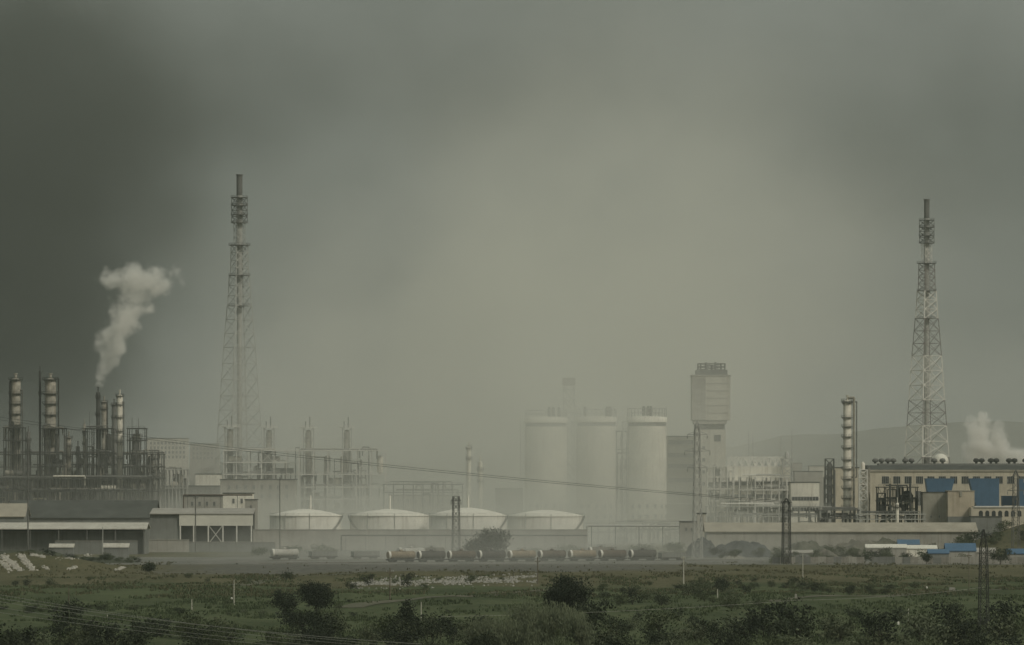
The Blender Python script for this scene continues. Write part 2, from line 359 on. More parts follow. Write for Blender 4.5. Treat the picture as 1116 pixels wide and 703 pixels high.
# bushes on the grassy rise at the right
for i in range(20):
    k = rs.randrange(7); o = copy_tree(protos[k]); y = rs.uniform(2340, 2420); x = rs.uniform(188, 240); s = rs.uniform(1.2, 2.4)
    o.location = (x, y, ground(x, y)-.2); o.scale = (s, s, s*.8); o['label'] = 'bush on the green rise behind the concrete fence'; o['group'] = 'bushes on the green rise'
for i in range(22):
    k = rs.randrange(7); o = copy_tree(protos[k]); px = rs.choice((rs.uniform(-10, 58), rs.uniform(76, 150))); y = rs.uniform(2165, 2200); x = sx(px, y); sc_ = rs.uniform(.6, 1.5)
    o.location = (x, y, rs.uniform(1.2, 3.2)*(1 - sstep(55, 80, px)*.6)*(1 - sstep(105, 150, px))); o.scale = (sc_, sc_, sc_*.7); o['label'] = 'dark bush on the green bank before the long open shed'; o['group'] = 'bushes on the green bank'
# bushes along the concrete fence and in the yard
for i in range(46):
    k = rs.randrange(7); o = copy_tree(protos[k]); D = rs.uniform(2170, 2330); px = rs.uniform(840, 1060); s = rs.uniform(.8, 1.7)
    o.location = (sx(px, D), D, -.1); o.scale = (s, s, s*.8); o['label'] = 'dull bush among the spoil heaps behind the concrete fence'; o['group'] = 'bushes among the spoil heaps'

# weeds and tall grass: countless, one object each
def weeds(name, n, material, fy, h, dens, label=None):
    r = random.Random(77); mb = MB(); c = 0
    while c < n:
        py = fy(r); D = FPX*CZ/(py-HY); px = r.uniform(-30, 1146); x = sx(px, D)
        if 190 < px < 740 and py < 624 and r.random() < .93: continue
        if 382 < px < 590 and abs(py - (637.5 - (px-382)*.022)) < 5.5: continue
        if mnoise.noise(Vector((x/14, D/60, 2.2))) + .5*mnoise.noise(Vector((x/4, D/18, 6.2))) < dens + r.uniform(-.2, .2): continue
        z = ground(x, D); c += 1; hh = h*r.uniform(.5, 1.3)
        for i in range(4):
            a = r.uniform(0, 6.28); dx, dy = math.cos(a), math.sin(a); w = hh*.28; l = hh*r.uniform(.2, .6)
            ox, oy = r.gauss(0, .35)*hh, r.gauss(0, .35)*hh
            mb.add([(x+ox-dy*w, D+oy+dx*w, z-.05), (x+ox+dy*w, D+oy-dx*w, z-.05), (x+ox+dx*l+dy*w*.3, D+oy+dy*l-dx*w*.3, z+hh), (x+ox+dx*l-dy*w*.3, D+oy+dy*l+dx*w*.3, z+hh*.9)], [(0,1,2,3)])
    tag(mb.build(name, material), label, kind='stuff')
weeds('weeds', 30000, M_weed, lambda r: r.uniform(628, 714), .5, .12, 'rough green weeds covering the meadow')
weeds('dry_grass', 9000, M_dry, lambda r: r.uniform(613, 650), .55, .12, 'yellowed dry grass in patches on the meadow')

# chalky rubble on the bank and the strip of stones in the meadow
def stones(name, label, pts, material):
    r = random.Random(3); mb = MB()
    for x, y, s in pts:
        z = ground(x, y); k = 6
        ring = [(s*r.uniform(.6, 1.1)*math.cos(6.28*i/k), s*r.uniform(.6, 1.1)*math.sin(6.28*i/k)) for i in range(k)]
        vs = [(x+a, y+b, z-.1) for a, b in ring] + [(x+a*.6, y+b*.6, z+s*r.uniform(.5, .9)) for a, b in ring]
        mb.add(vs, [(i, (i+1)%k, k+(i+1)%k, k+i) for i in range(k)] + [tuple(range(k, 2*k))])
    tag(mb.build(name, material), label, kind='stuff')
rr = random.Random(9); pts = []
for ax, ay, bx, by, w, n in ((2, 606, 22, 622, 5.5, 420), (22, 606, 36, 622, 4.5, 330), (0, 613, 12, 623, 4, 120), (34, 605, 48, 608, 2.2, 110), (74, 621, 84, 619, 1.6, 60), (101, 604, 112, 603, 1.4, 70), (86, 609, 94, 608, 1.4, 30), (54, 605, 66, 606, 1.3, 40), (126, 622, 138, 618, 1.4, 60), (46, 618, 54, 622, 2, 26), (60, 610, 100, 606, 5, 40)):
    for i in range(n):
        t = rr.random(); px = ax+(bx-ax)*t + rr.gauss(0, w*.36); py = ay+(by-ay)*t + rr.gauss(0, w*.2)
        x, D = hit(px, py); pts.append((x, D, rr.choice((.18, .25, .3, .4, .7))*rr.uniform(.7, 1.3)))
stones('rubble', 'chalky white rubble spilling down the bank at the left', pts, M_rubble)
pts = []
for i in range(1700):
    px = rr.uniform(382, 585); py = 635 - (px-382)*.022 + rr.gauss(0, 2.0); D = FPX*CZ/(py-HY); x = sx(px, D)
    if mnoise.noise(Vector((x/9, D/40, 1))) < -.2: continue
    pts.append((x, D, rr.uniform(.2, .5)))
stones('stone_litter', 'strip of pale stones across the middle of the meadow', pts, mat('stone_litter', (0.36, 0.35, 0.31), .95, .4, .3))

# ------------------------------------------------------------------ generic steelwork
def rot_corners(cx, cy, h, ang): return [(cx + h*1.4142*math.cos(ang + k*math.pi/2), cy + h*1.4142*math.sin(ang + k*math.pi/2)) for k in range(4)]
def lattice(mb, cx, cy, z0, z1, h0, h1, n, leg, br, ang=math.pi/4, m=0, kind='x', ring=True):
    for k in range(n):
        a, b = k/n, (k+1)/n; za, zb = z0+(z1-z0)*a, z0+(z1-z0)*b
        A = rot_corners(cx, cy, h0+(h1-h0)*a, ang); B = rot_corners(cx, cy, h0+(h1-h0)*b, ang)
        for i in range(4):
            j = (i+1) % 4; a0, a1, b0, b1 = (*A[i], za), (*A[j], za), (*B[i], zb), (*B[j], zb)
            mb.beam(a0, b0, leg, m)
            if kind == 'x': mb.beam(a0, b1, br, m); mb.beam(a1, b0, br, m)
            elif kind == 'z': mb.beam(a0 if k % 2 else a1, b1 if k % 2 else b0, br, m)
            elif kind == 'k':
                mid = tuple((Vector(b0)+Vector(b1))/2); mb.beam(a0, mid, br, m); mb.beam(a1, mid, br, m)
            if ring: mb.beam(b0, b1, br*1.1, m)
            if k == 0 and ring: mb.beam(a0, a1, br*1.1, m)
    return mb
def platform(mb, cx, cy, z, r, n=16, rail=True, m=0):
    mb.lathe(cx, cy, [(r*.55, z-.12), (r, z-.12), (r, z+.12), (r*.55, z+.12)], n, m, False)
    if rail:
        for i in range(n):
            a, b = 6.2832*i/n, 6.2832*(i+1)/n
            p = (cx+r*math.cos(a), cy+r*math.sin(a)); q = (cx+r*math.cos(b), cy+r*math.sin(b))
            mb.beam((*p, z), (*p, z+1.2), .09, m); mb.beam((*p, z+1.2), (*q, z+1.2), .1, m); mb.beam((*p, z+.6), (*q, z+.6), .07, m)
    return mb

# ------------------------------------------------------------------ tall lattice towers (banded)
def band_tower(px, D, label, s=1.0, light=M_white, M_red=M_red):
    x = sx(px, D); t = thing('lattice_tower', label, 'tower', (x, D, 0), 'tall banded lattice towers')
    u = m_(D)                                        # metres per photo pixel there
    # rows measured on the right-hand tower, scaled by s about its foot row
    top = {3600: 217, 3300: 190}[D]; base = {3600: 498, 3300: 500}[D]
    k = (base-top)/281.0
    Z = lambda row: sz(top + (row-217)*k, D)
    hw = lambda w: w*k*u*.5/1.27                      # pixel width of the turned square -> half side
    ang = R(75)
    secs = [(498, 464, 44, 39.5, light, 2, 'x'), (464, 436, 39.5, 35.5, M_red, 2, 'x'), (436, 388, 35.5, 29.5, light, 3, 'x'), (388, 347, 29.5, 23, M_red, 3, 'x'),
            (347, 317, 22, 19, light, 3, 'x'), (317, 287, 17, 15.5, M_red, 4, 'x')]
    lattice(MB(), 0, 0, 0, 1, 1, 1, 1, 1, 1)
    z0 = 0; h498 = hw(44)
    mb = MB(); lattice(mb, x, D, 0, Z(498), h498*1.5, h498, 3, .5, .24, ang, 0, 'x'); mb.build('lattice_section', M_red, t)
    for r0, r1, w0, w1, mm, n, kd in secs:
        mb = MB(); lattice(mb, x, D, Z(r0), Z(r1), hw(w0), hw(w1), n, .62 if mm is M_white else .46, .32 if mm is M_white else .22, ang, 0, kd)
        if mm is light and r0 >= 436: lattice(mb, x, D, Z(r0), Z(r1), hw(w0)*.36, hw(w1)*.36, n*2, .22, .14, ang, 0, 'z')
        mb.build('lattice_section', mm, t)
    rows = [(498, 464, light), (464, 436, M_red), (436, 388, light), (388, 347, M_red), (347, 317, light), (317, 287, M_red), (287, 265, light), (265, 238, M_red)]
    mb = MB(); mb.tube((x, D, 0), (x, D, Z(498)), 2.0, 2.0, 16)
    mb.build('shaft', M_steel, t)
    for r0, r1, mm in rows:
        mb = MB(); rad = 1.55 if r0 > 300 else 1.75
        mb.tube((x, D, Z(r0)), (x, D, Z(r1)), rad, rad, 16); mb.build('shaft', M_galv, t)
    mb = MB(); lattice(mb, x, D, Z(287), Z(265), hw(10.5), hw(10.5), 3, .26, .15, ang, 0, 'x'); mb.build('lattice_section', light, t)
    mb = MB(); lattice(mb, x, D, Z(265), Z(240), hw(14.5), hw(14.5), 4, .32, .2, ang, 0, 'x')
    for row in (265, 257, 248, 240): platform(mb, x, D, Z(row), hw(14.5)*1.5, 12)
    mb.build('antenna_cage', M_steel, t)
    mb = MB(); mb.tube((x, D, Z(238)), (x, D, Z(217)), 1.75, 1.75, 16); mb.lathe(x, D, [(2.1, Z(217)-.6), (2.1, Z(217))], 16); mb.build('mast', M_steel, t)
    for row in (347, 317, 287):
        mb = MB(); platform(mb, x, D, Z(row), hw(22)*1.25, 16); mb.build('platform', M_steel, t)
    return t
band_tower(1010, 3600, 'tall banded lattice tower standing clear behind the cream hall on the right')
band_tower(261, 3300, 'tall banded lattice tower paled in colour to fade into the dust behind the left process frames', light=M_galv, M_red=M_galv)  # one pale steel for every band puts the haze into its colour

# ------------------------------------------------------------------ power pylons, masts, posts, wires
def pylon(px, D, top_py, w0, w1, label, n, arms=(), taper_top=0, m=M_dark, leg=.28, br=.16, z0=None, kind='z', group=None):
    x = sx(px, D); zb = ground(x, D) if z0 is None else z0; H = sz(top_py, D); u = m_(D)
    t = thing('power_pylon', label, 'pylon', (x, D, zb), group)
    mb = MB(); body = H - taper_top
    lattice(mb, x, D, zb, body, w0*u/2, w1*u/2, n, leg, br, R(45+12), 0, kind)
    mb.build('lattice_body', m, t)
    if taper_top:
        mb = MB(); lattice(mb, x, D, body, H, w1*u/2, .12, max(2, n//5), leg*.8, br, R(57), 0, 'x'); mb.build('peak', m, t)
    for py, hw in arms:
        z = sz(py, D); h = hw*u; mb = MB(); ww = w1*u/2
        for sgn in (-1, 1):
            mb.beam((x+sgn*ww, D-ww, z), (x+sgn*h, D, z+.15), br*1.2); mb.beam((x+sgn*ww, D+ww, z), (x+sgn*h, D, z+.15), br*1.2)
            mb.beam((x+sgn*ww*.5, D, z+1.6), (x+sgn*h, D, z+.2), br*1.2)
            for f in (.35, .7): mb.beam((x+sgn*h*f, D, z+.08), (x+sgn*h*f, D, z+1.6*(1-f)), br)
        mb.beam((x-h, D, z+.17), (x+h, D, z+.17), br*1.2); mb.build('cross_arm', m, t)
        for sgn in (-1, 1):
            mb = MB(); mb.lathe(x+sgn*h*.98, D, [(.06, z-1.5), (.22, z-1.4), (.1, z-1.1), (.22, z-1.0), (.1, z-.7), (.22, z-.6), (.05, z+.1)], 8)
            mb.build('insulator', M_galv, t)
    return t
pylon(1072, 1100, 577, 10.5, 7, 'dark slim lattice pylon with pointed top standing near in the right meadow', 9, (), 3.4, leg=.15, br=.07, kind='x')
pylon(857, 2150, 543, 8.5, 7, 'dark stout lattice pylon before the spoil heaps, left of the white column', 10, ((548, 6),), 2.0, leg=.28, br=.14, kind='x')
pylon(760, 2300, 458, 10, 5, 'very tall thin grey pylon with three cross arms before the tower block', 14, ((474, 11), (492, 14), (510, 11)), 4.0, m=M_galv, leg=.24, br=.15, kind='x')
pylon(497, 2300, 541, 8, 6.5, 'hazy short lattice pylon in front of the storage tanks', 9, ((546, 5.5),), 0, m=M_steel, leg=.26, br=.14, kind='x')
pylon(1107, 2280, 512, 8, 5, 'tall lattice pylon at the right edge before the blue hoppers', 12, ((522, 9), (535, 9)), 2.5, m=M_steel, leg=.24, br=.12)

def post(px, base_py, top_py, label, name='utility_pole', cat='pole', arm=0, m=M_pole, r=.17, D=None, arm_drop=4.5, z=None, group=None):
    D = D or FPX*CZ/(base_py-HY); x = sx(px, D); zb = (ground(x, D) if z is None else z); H = sz(top_py, D)
    t = thing(name, label, cat, (x, D, zb), group)
    MB().tube((x, D, zb-.5), (x, D, H), r*1.15, r*.75, 8).build('shaft', m, t)
    if arm:
        za = sz(top_py+arm_drop, D); mb = MB(); h = arm*m_(D)
        mb.box(x-h, x+h, D-.4, D-.18, za-.12, za+.12); mb.beam((x-h*.7, D-.3, za), (x, D-.2, za-.9), .08); mb.beam((x+h*.7, D-.3, za), (x, D-.2, za-.9), .08)
        mb.build('cross_arm', m, t)
        for f in (-.92, 0.5, .92):
            MB().lathe(x+h*f, D-.29, [(.05, za+.1), (.1, za+.2), (.06, za+.35), (.12, za+.45), (.0, za+.55)], 6).build('insulator', M_galv, t)
    return t
post(425, 656, 619, 'grey pole with cross arm in front of the strip of pale stones', arm=4.2, m=M_wood)
post(586, 634.5, 607, 'dark pole with short cross arm on the gravel above the round tree', arm=3.2, m=M_wood, r=.2)
post(745, 634.5, 606, 'pole with dark arm and pale foot right of the wagon row', arm=3.2, m=M_pole, r=.2, arm_drop=2)
post(875, 631, 602, 'thin pole on the dry grass just right of the stout pylon', m=M_pole, r=.14)
post(255, 662, 632, 'slim pale pole on the left meadow, beside a white marker', m=M_pole, r=.13)
post(75, 664, 640, 'slim dark pole on the left meadow crossed by the near wires', m=M_wood, r=.13)
post(1056, 641, 601, 'thin grey pole with arm close left of the near pylon', arm=3, m=M_wood, r=.12)
post(990, 678, 662, 'short thin pole in the right meadow near a white marker', m=M_pole, r=.09)
post(459, 682, 656, 'bright pale post standing in the meadow above the conifer', m=M_pole, r=.12)
post(209, 666, 653, 'short pale post on the left meadow in front of the shrubs', m=M_pole, r=.14, name='marker_post', cat='post')
post(117, 679, 670, 'shortest pale post, under the near wires', m=M_pole, r=.14, name='marker_post', cat='post')
post(782, 653, 642, 'short pale post in the meadow right of the shrub belt', m=M_pole, r=.14, name='marker_post', cat='post')
post(512, 708, 697, 'short pale post among the bushes left of the willows', m=M_pole, r=.14, name='marker_post', cat='post')
post(30.5, 606, 478, 'tall thin dark mast before the left warehouse roofs', name='mast_pole', cat='mast', m=M_steel, r=.3, D=2380, z=0)
post(213, 600, 540, 'grey lamp mast in front of the open shed', name='lamp_mast', cat='mast', arm=3, m=M_steel, r=.3, D=2500, arm_drop=2.5, z=0)
post(305, 600, 520, 'faint thin mast beside the first storage tank', name='mast_pole', cat='mast', m=M_steel, r=.22, D=2560, z=0)
post(112, 604, 574, 'short pale mast at the open side of the long shed', name='mast_pole', cat='mast', m=M_galv, r=.2, D=2405, z=0)
for px, tp in ((816, 470), (820.5, 474), (851, 476), (863, 466)):
    post(px, 590, tp, {816: 'hair-thin pale mast above the truss roof, left one of the close pair', 820.5: 'hair-thin pale mast above the truss roof, right one of the close pair', 851: 'hair-thin pale mast left of the truss roof end tower', 863: 'tallest hair-thin pale mast at the truss roof end'}[px], name='mast_pole', cat='mast', m=M_galv, r=.17, D=3050, z=0)
for px, py in ((252.5, 655), (979, 678), (1010, 641)):
    D = FPX*CZ/(py-HY); x = sx(px, D); z = ground(x, D)
    o = MB().lathe(x, D, [(.26, z), (.25, z+.5), (.15, z+.66), (0, z+.7)], 10).build('marker_stone', M_wend, None, (x, D, z))
    tag(o, {252.5: 'small white marker next to the slim pale pole', 979: 'small round white marker near the bottom right bushes', 1010: 'small white marker in the grass below the round shrub'}[px], 'marker')
for px, py, w, lab in ((867.5, 656, 2.2, 'pale upright concrete block in the meadow below the belt'), (1038, 646, 7, 'low grey concrete block left of the near pylon')):
    D = FPX*CZ/(py-HY); x = sx(px, D); z = ground(x, D); h = w*m_(D)*.5
    mb = MB(); mb.prism([(x-h, z-.2), (x+h, z-.2), (x+h*.85, z+1.0), (x-h*.85, z+1.1)], D, D+1.2)
    tag(mb.build('concrete_block', M_conc, None, (x, D, z)), lab, 'block')

def wire(pts3, r, label, m, name='overhead_wire', group=None, sag=0):
    mb = MB(); P = []
    for a, b in zip(pts3, pts3[1:]):
        a, b = Vector(a), Vector(b)
        for i in range(24):
            t = i/24; p = a.lerp(b, t); p.z -= sag*4*t*(1-t); P.append(p)
    P.append(Vector(pts3[-1]))
    for a, b in zip(P, P[1:]): mb.tube(a, b, r, None, 4, 0, False)
    return tag(mb.build(name, m), label, 'wire', group)
w3 = lambda px, py, D: (sx(px, D), D, sz(py, D))
for i, (d, lab) in enumerate(((0, 'upper wire of the long pair sinking across the dust to the stout pylon'), (3, 'lower wire of the long pair sinking across the dust to the stout pylon'))):
    wire([w3(-60, 446+d, 2620), w3(857, 546.5+d*.5, 2150)], .085, lab, M_wired, group='long wire pair to the stout pylon', sag=3.0)
NW = 'near wires crossing the bottom left corner'
for y0, y1, xe, lab, r in ((642, 694, 300, 'topmost of the near wires crossing the bottom left corner', .035), (648, 690, 300, 'second highest near wire, brightest of the bundle', .05), (651, 696, 300, 'third near wire in the bundle at the bottom left', .035),
                        (658, 700, 300, 'fourth near wire in the bundle at the bottom left', .035), (664, 703, 300, 'lowest of the near wires crossing the bottom left corner', .035)):
    wire([w3(-120, y0-16, 900), w3(xe+160, y1+12, 860)], r, lab, M_wire, group=NW, sag=1.2)
wire([w3(480, 672, 1000), w3(870, 654, 1050), w3(1072, 640, 1100)], .03, 'single thin wire crossing the shrubs to the near pylon', M_wire, sag=.5)

# ------------------------------------------------------------------ storage tanks
def oil_tank(px0, px1, apex, eave, D, label, vent=None, stair_side=1):
    cx = sx((px0+px1)/2, D); r = (px1-px0)/2*m_(D); cy = D + r; ze = sz(eave, D); za = sz(apex, D)
    t = thing('storage_tank', label, 'tank', (cx, cy, 0), 'pale oil storage tanks')
    prof = []; k = 7
    for i in range(k):
        prof += [(r - .012*i, ze*i/k), (r - .012*i, ze*(i+1)/k - .02)]
    MB().lathe(cx, cy, prof, 72).build('shell', M_tank, t)
    MB().lathe(cx, cy, [(r+.25, ze-.25), (r+.25, ze), (r*.75, ze+(za-ze)*.42), (r*.4, ze+(za-ze)*.8), (r*.1, za), (0, za)], 72).build('roof', M_roofp, t)
    mb = MB(); n = 40
    for i in range(n):
        a, b = 6.2832*i/n, 6.2832*(i+1)/n; p = (cx+r*math.cos(a), cy+r*math.sin(a)); q = (cx+r*math.cos(b), cy+r*math.sin(b))
        mb.beam((*p, ze), (*p, ze+1.1), .08); mb.beam((*p, ze+1.1), (*q, ze+1.1), .08)
    mb.build('rim_railing', M_galv, t)
    if vent:
        x = sx(vent, D); mb = MB(); mb.tube((x, cy, za-.5), (x, cy, sz(540, D)), .5, .42, 10); mb.build('vent_pipe', M_wend, t)
    mb = MB(); n = 30; a0 = -1.57 + stair_side*.25; a1 = a0 + stair_side*1.15
    for i in range(n):
        a, b = a0+(a1-a0)*i/n, a0+(a1-a0)*(i+1)/n; z, z2 = ze*i/n, ze*(i+1)/n
        P = lambda a, rr, z: (cx+rr*math.cos(a), cy+rr*math.sin(a), z)
        mb.beam(P(a, r+1.1, z+.1), P(b, r+1.1, z2+.1), .22); mb.beam(P(a, r+1.1, z+1.2), P(b, r+1.1, z2+1.2), .1); mb.beam(P(a, r+.1, z+.2), P(a, r+1.1, z+.2), .2)
        if i % 3 == 0: mb.beam(P(a, r+1.1, z), P(a, r+1.1, z+1.2), .09)
    mb.build('stair', M_steel, t)
    for k in (-.55, .15):
        a = -1.57 + k; p = (cx+(r+.15)*math.cos(a), cy+(r+.15)*math.sin(a)); mb = MB(); mb.tube((*p, 0), (*p, ze+.8), .16, None, 8)
        mb.tube((*p, ze+.8), (cx+(r-1)*math.cos(a), cy+(r-1)*math.sin(a), ze+.8), .16, None, 8); mb.build('riser_pipe', M_galv, t)
    return t
oil_tank(292, 371, 555, 562, 2700, 'leftmost pale storage tank with conical roof and vent pipe', 337, 1)
oil_tank(380, 467, 555, 562, 2712, 'second pale storage tank from the left, clear of its neighbour by a gap', 424, -1)
oil_tank(467, 552, 553.5, 562, 2690, 'third pale storage tank, behind the domed tree and short pylon', 510, 1)
oil_tank(553, 636, 556, 562.5, 2715, 'rightmost pale storage tank with plain roof at the foot of the silos', None, 1)
def wall_run(px0, px1, py_top, D, label, name, m, th=.4, seg=6.0, pilaster=.12):
    x0, x1 = sx(px0, D), sx(px1, D); zt = sz(py_top, D)
    t = thing(name, label, 'wall', ((x0+x1)/2, D, 0)); mb = MB(); mb.box(x0, x1, D, D+th, -.3, zt); mb.build('wall_panel', m, t)
    mb = MB(); x = x0
    while x < x1: mb.box(x, x+.4, D-pilaster, D-.003, -.3, zt-.15); x += seg
    mb.build('pilaster', m, t); mb = MB(); mb.box(x0-.1, x1+.1, D-.25, D+th+.2, zt+.003, zt+.25); mb.build('coping', M_conc, t)
    return t
wall_run(276, 640, 577.5, 2600, 'long grey-green bund wall in front of the storage tanks', 'bund_wall', M_conc)
def pipeline(px0, px1, py, D, label, r=.3, m=M_steel, step=9):
    x0, x1 = sx(px0, D), sx(px1, D); z = sz(py, D); t = thing('pipeline', label, 'pipeline', ((x0+x1)/2, D, 0))
    mb = MB(); mb.tube((x0, D, z), (x1, D, z), r, None, 10); mb.tube((x0, D, z), (x0, D, 0), r, None, 10); mb.build('pipe', m, t)
    x = x0+2
    while x < x1: MB().box(x-.15, x+.15, D-.15, D+.15, 0, z-r).build('trestle', M_steel, t); x += step
    return t
pipeline(372, 640, 583.5, 2570, 'dark raised pipeline running along the bund wall', .35, M_dark)
pipeline(640, 770, 573, 2640, 'pale raised pipeline below the silos', .45, M_galv, 11)

# ------------------------------------------------------------------ silos
def silo(px0, px1, D, crown_py, ring_py, label):
    cx = sx((px0+px1)/2, D); r = (px1-px0)/2*m_(D); cy = D+r; zr = sz(ring_py, D); zt = sz(crown_py, D)
    t = thing('silo', label, 'silo', (cx, cy, 0), 'tall pale silos in the dust')
    prof = [(r, 0)]
    for i in range(1, 10): z = (zr-2.6)*i/10; prof += [(r, z-.2), (r-.14, z-.2), (r-.14, z+.2), (r, z+.2)]
    MB().lathe(cx, cy, prof + [(r, zr-2.6)], 56, 0, False).build('shell', M_concp, t)
    MB().lathe(cx, cy, [(r*.97, zr-2.597), (r*.97, zr-.6)], 56).build('neck', M_concd, t)
    MB().lathe(cx, cy, [(r*1.03, zr-.597), (r*1.03, zr+2.2), (r*.6, zr+2.8), (0, zr+3)], 56).build('crown_ring', M_concp, t)
    mb = MB(); n = 28; z0 = zr+2.2
    for i in range(n):
        a, b = 6.2832*i/n, 6.2832*(i+1)/n; P = lambda a, k=1.0: (cx+r*k*math.cos(a), cy+r*k*math.sin(a))
        mb.beam((*P(a), z0), (*P(a), zt), .2)
        for z in (z0+(zt-z0)*.5, zt): mb.beam((*P(a), z), (*P(b), z), .2)
    mb.build('crown_frame', M_galv, t)
    rr = random.Random(int(px0))
    for i in range(3):
        x = cx + rr.uniform(-.7, .7)*r; y = cy + rr.uniform(-.4, .4)*r; MB().lathe(x, y, [(.9, z0), (.9, z0+rr.uniform(3, 5.5)), (.5, z0+6)], 10).build('ventilator', M_steel, t)
    for row in (552, 563):
        for k in range(-3, 4):
            a = -1.57 + k*.42; z = sz(row, D); P = Vector((cx+r*math.cos(a), cy+r*math.sin(a), z)); d = Vector((math.cos(a), math.sin(a), 0)); s = Vector((-d.y, d.x, 0))
            mb = MB(); vs = []
            for o in (-.25, .04):
                for sg, zz in ((-.75, -1.1), (.75, -1.1), (.75, 1.1), (-.75, 1.1)): vs.append(tuple(P + d*o + s*sg + Vector((0, 0, zz))))
            mb.add(vs, [(4,5,6,7), (0,1,5,4), (1,2,6,5), (2,3,7,6), (3,0,4,7)]); mb.build('window', M_glass, t)
    # stair shaft on the left flank
    a = math.pi*1.08; x = cx + (r+1.3)*math.cos(a); y = cy + (r+1.3)*math.sin(a)
    mb = MB(); lattice(mb, x, y, 0, zr, 1.5, 1.5, 16, .3, .2, R(45), 0, 'z'); mb.build('stair_shaft', M_galv, t)
    return t
silo(572, 618, 3080, 447, 459.5, 'leftmost pale silo with railed crown, half lost in dust above the last tank')
silo(628, 672, 3120, 446, 459, 'middle pale silo, the one the dust hides most')
silo(684, 727, 3020, 445, 459, 'rightmost and clearest pale silo with railed crown and base windows')

# ------------------------------------------------------------------ generic frame building (open process structure)
def open_frame(name, label, px0, px1, py_levels, D, depth, bay_px, m, pipes=10, vessels=4, seed=1, py_base=None, beam=.5, vm=None, cat='process unit', group=None, brace=True):
    r = random.Random(seed); x0, x1 = sx(px0, D), sx(px1, D); zs = sorted(sz(p, D) for p in py_levels)
    t = thing(name, label, cat, ((x0+x1)/2, D+depth/2, 0), group); nb = max(1, round((px1-px0)/bay_px)); ztop = zs[-1]
    for y in (D, D+depth):
        mb = MB()
        for i in range(nb+1):
            x = x0 + (x1-x0)*i/nb; mb.box(x-beam*.45, x+beam*.45, y-beam*.45, y+beam*.45, 0, ztop)
        mb.build('column_row', m, t)
    for z in zs:
        mb = MB(); w = beam*.5
        mb.box(x0-.6, x1+.6, D-w-.3, D-w*.2-.3, z-w, z+w); mb.box(x0-.6, x1+.6, D+depth+.3, D+depth+w+.3, z-w, z+w)
        mb.box(x0-.6, x1+.6, D-.28, D+depth+.28, z+w*.2, z+w*.2+.15)
        n = max(2, int((x1-x0)/2.5))
        for i in range(n+1):
            x = x0 + (x1-x0)*i/n; mb.beam((x, D-w-.2, z), (x, D-w-.2, z+1.2), .09)
        mb.beam((x0, D-w-.2, z+1.2), (x1, D-w-.2, z+1.2), .11); mb.beam((x0, D-w-.2, z+.65), (x1, D-w-.2, z+.65), .08)
        mb.build('floor_deck', m, t)
    if brace:
        za = [0]+zs
        for i in range(nb):
            if r.random() < .45:
                mb = MB(); a, b = x0+(x1-x0)*i/nb, x0+(x1-x0)*(i+1)/nb; k = r.randrange(len(zs)); y = D - .1
                mb.beam((a, y, za[k]), (b, y, za[k+1]), .22)
                if r.random() < .6: mb.beam((b, y, za[k]), (a, y, za[k+1]), .22)
                mb.build('brace', m, t)
    for i in range(pipes):
        rr = r.uniform(.18, .55); mb = MB(); y = r.uniform(D+.8, D+depth-.8)
        if r.random() < .55:
            x = r.uniform(x0, x1); a, b = r.uniform(0, ztop*.4), r.uniform(ztop*.5, ztop*1.05)
            x2 = min(x1, max(x0, x + r.uniform(-8, 8))); mb.tube((x, y, a), (x, y, b), rr, None, 8); mb.tube((x, y, b), (x2, y, b), rr, None, 8); mb.tube((x2, y, b), (x2, y, max(0, b-r.uniform(3, 10))), rr, None, 8)
        else:
            z = r.choice(zs) + r.uniform(.6, 1.6); a = r.uniform(x0, (x0+x1)/2); b = r.uniform((x0+x1)/2, x1); mb.tube((a, y, z), (b, y, z), rr, None, 8)
            mb.tube((b, y, z), (b, y, max(0, z-r.uniform(3, 9))), rr, None, 8)
        mb.build('pipe', r.choice([M_galv, M_steel, M_shell2]) if vm is None else r.choice(vm), t)
    for i in range(vessels):
        k = r.randrange(len(zs)); zb = ([0]+zs)[k] + .3; gap = zs[k] - zb - .8; x = r.uniform(x0+2, x1-2); y = D + depth*r.uniform(.25, .7); mb = MB()
        if r.random() < .5 and gap > 2.5:
            q = min(1.8, gap*.3, max(.6, (x1-x0)*.1)); h = gap*.85; mb.lathe(x, y, [(.01, zb), (q*.7, zb+q*.25), (q, zb+q*.7), (q, zb+h-q*.7), (q*.7, zb+h-q*.25), (.01, zb+h)], 16)
        else:
            q = min(1.5, gap*.35); l = min(r.uniform(4, 8), (x1-x0)*.4); c = max(x0+l/2, min(x1-l/2, x))
            mb.tube((c-l/2, y, zb+q+.3), (c+l/2, y, zb+q+.3), q, None, 16); mb.box(c-l*.35, c-l*.25, y-q*.7, y+q*.7, zb-.3, zb+q*.5); mb.box(c+l*.25, c+l*.35, y-q*.7, y+q*.7, zb-.3, zb+q*.5)
        mb.build('vessel', r.choice([M_shell2, M_galv, M_shell]) if vm is None else r.choice(vm), t)
    return t

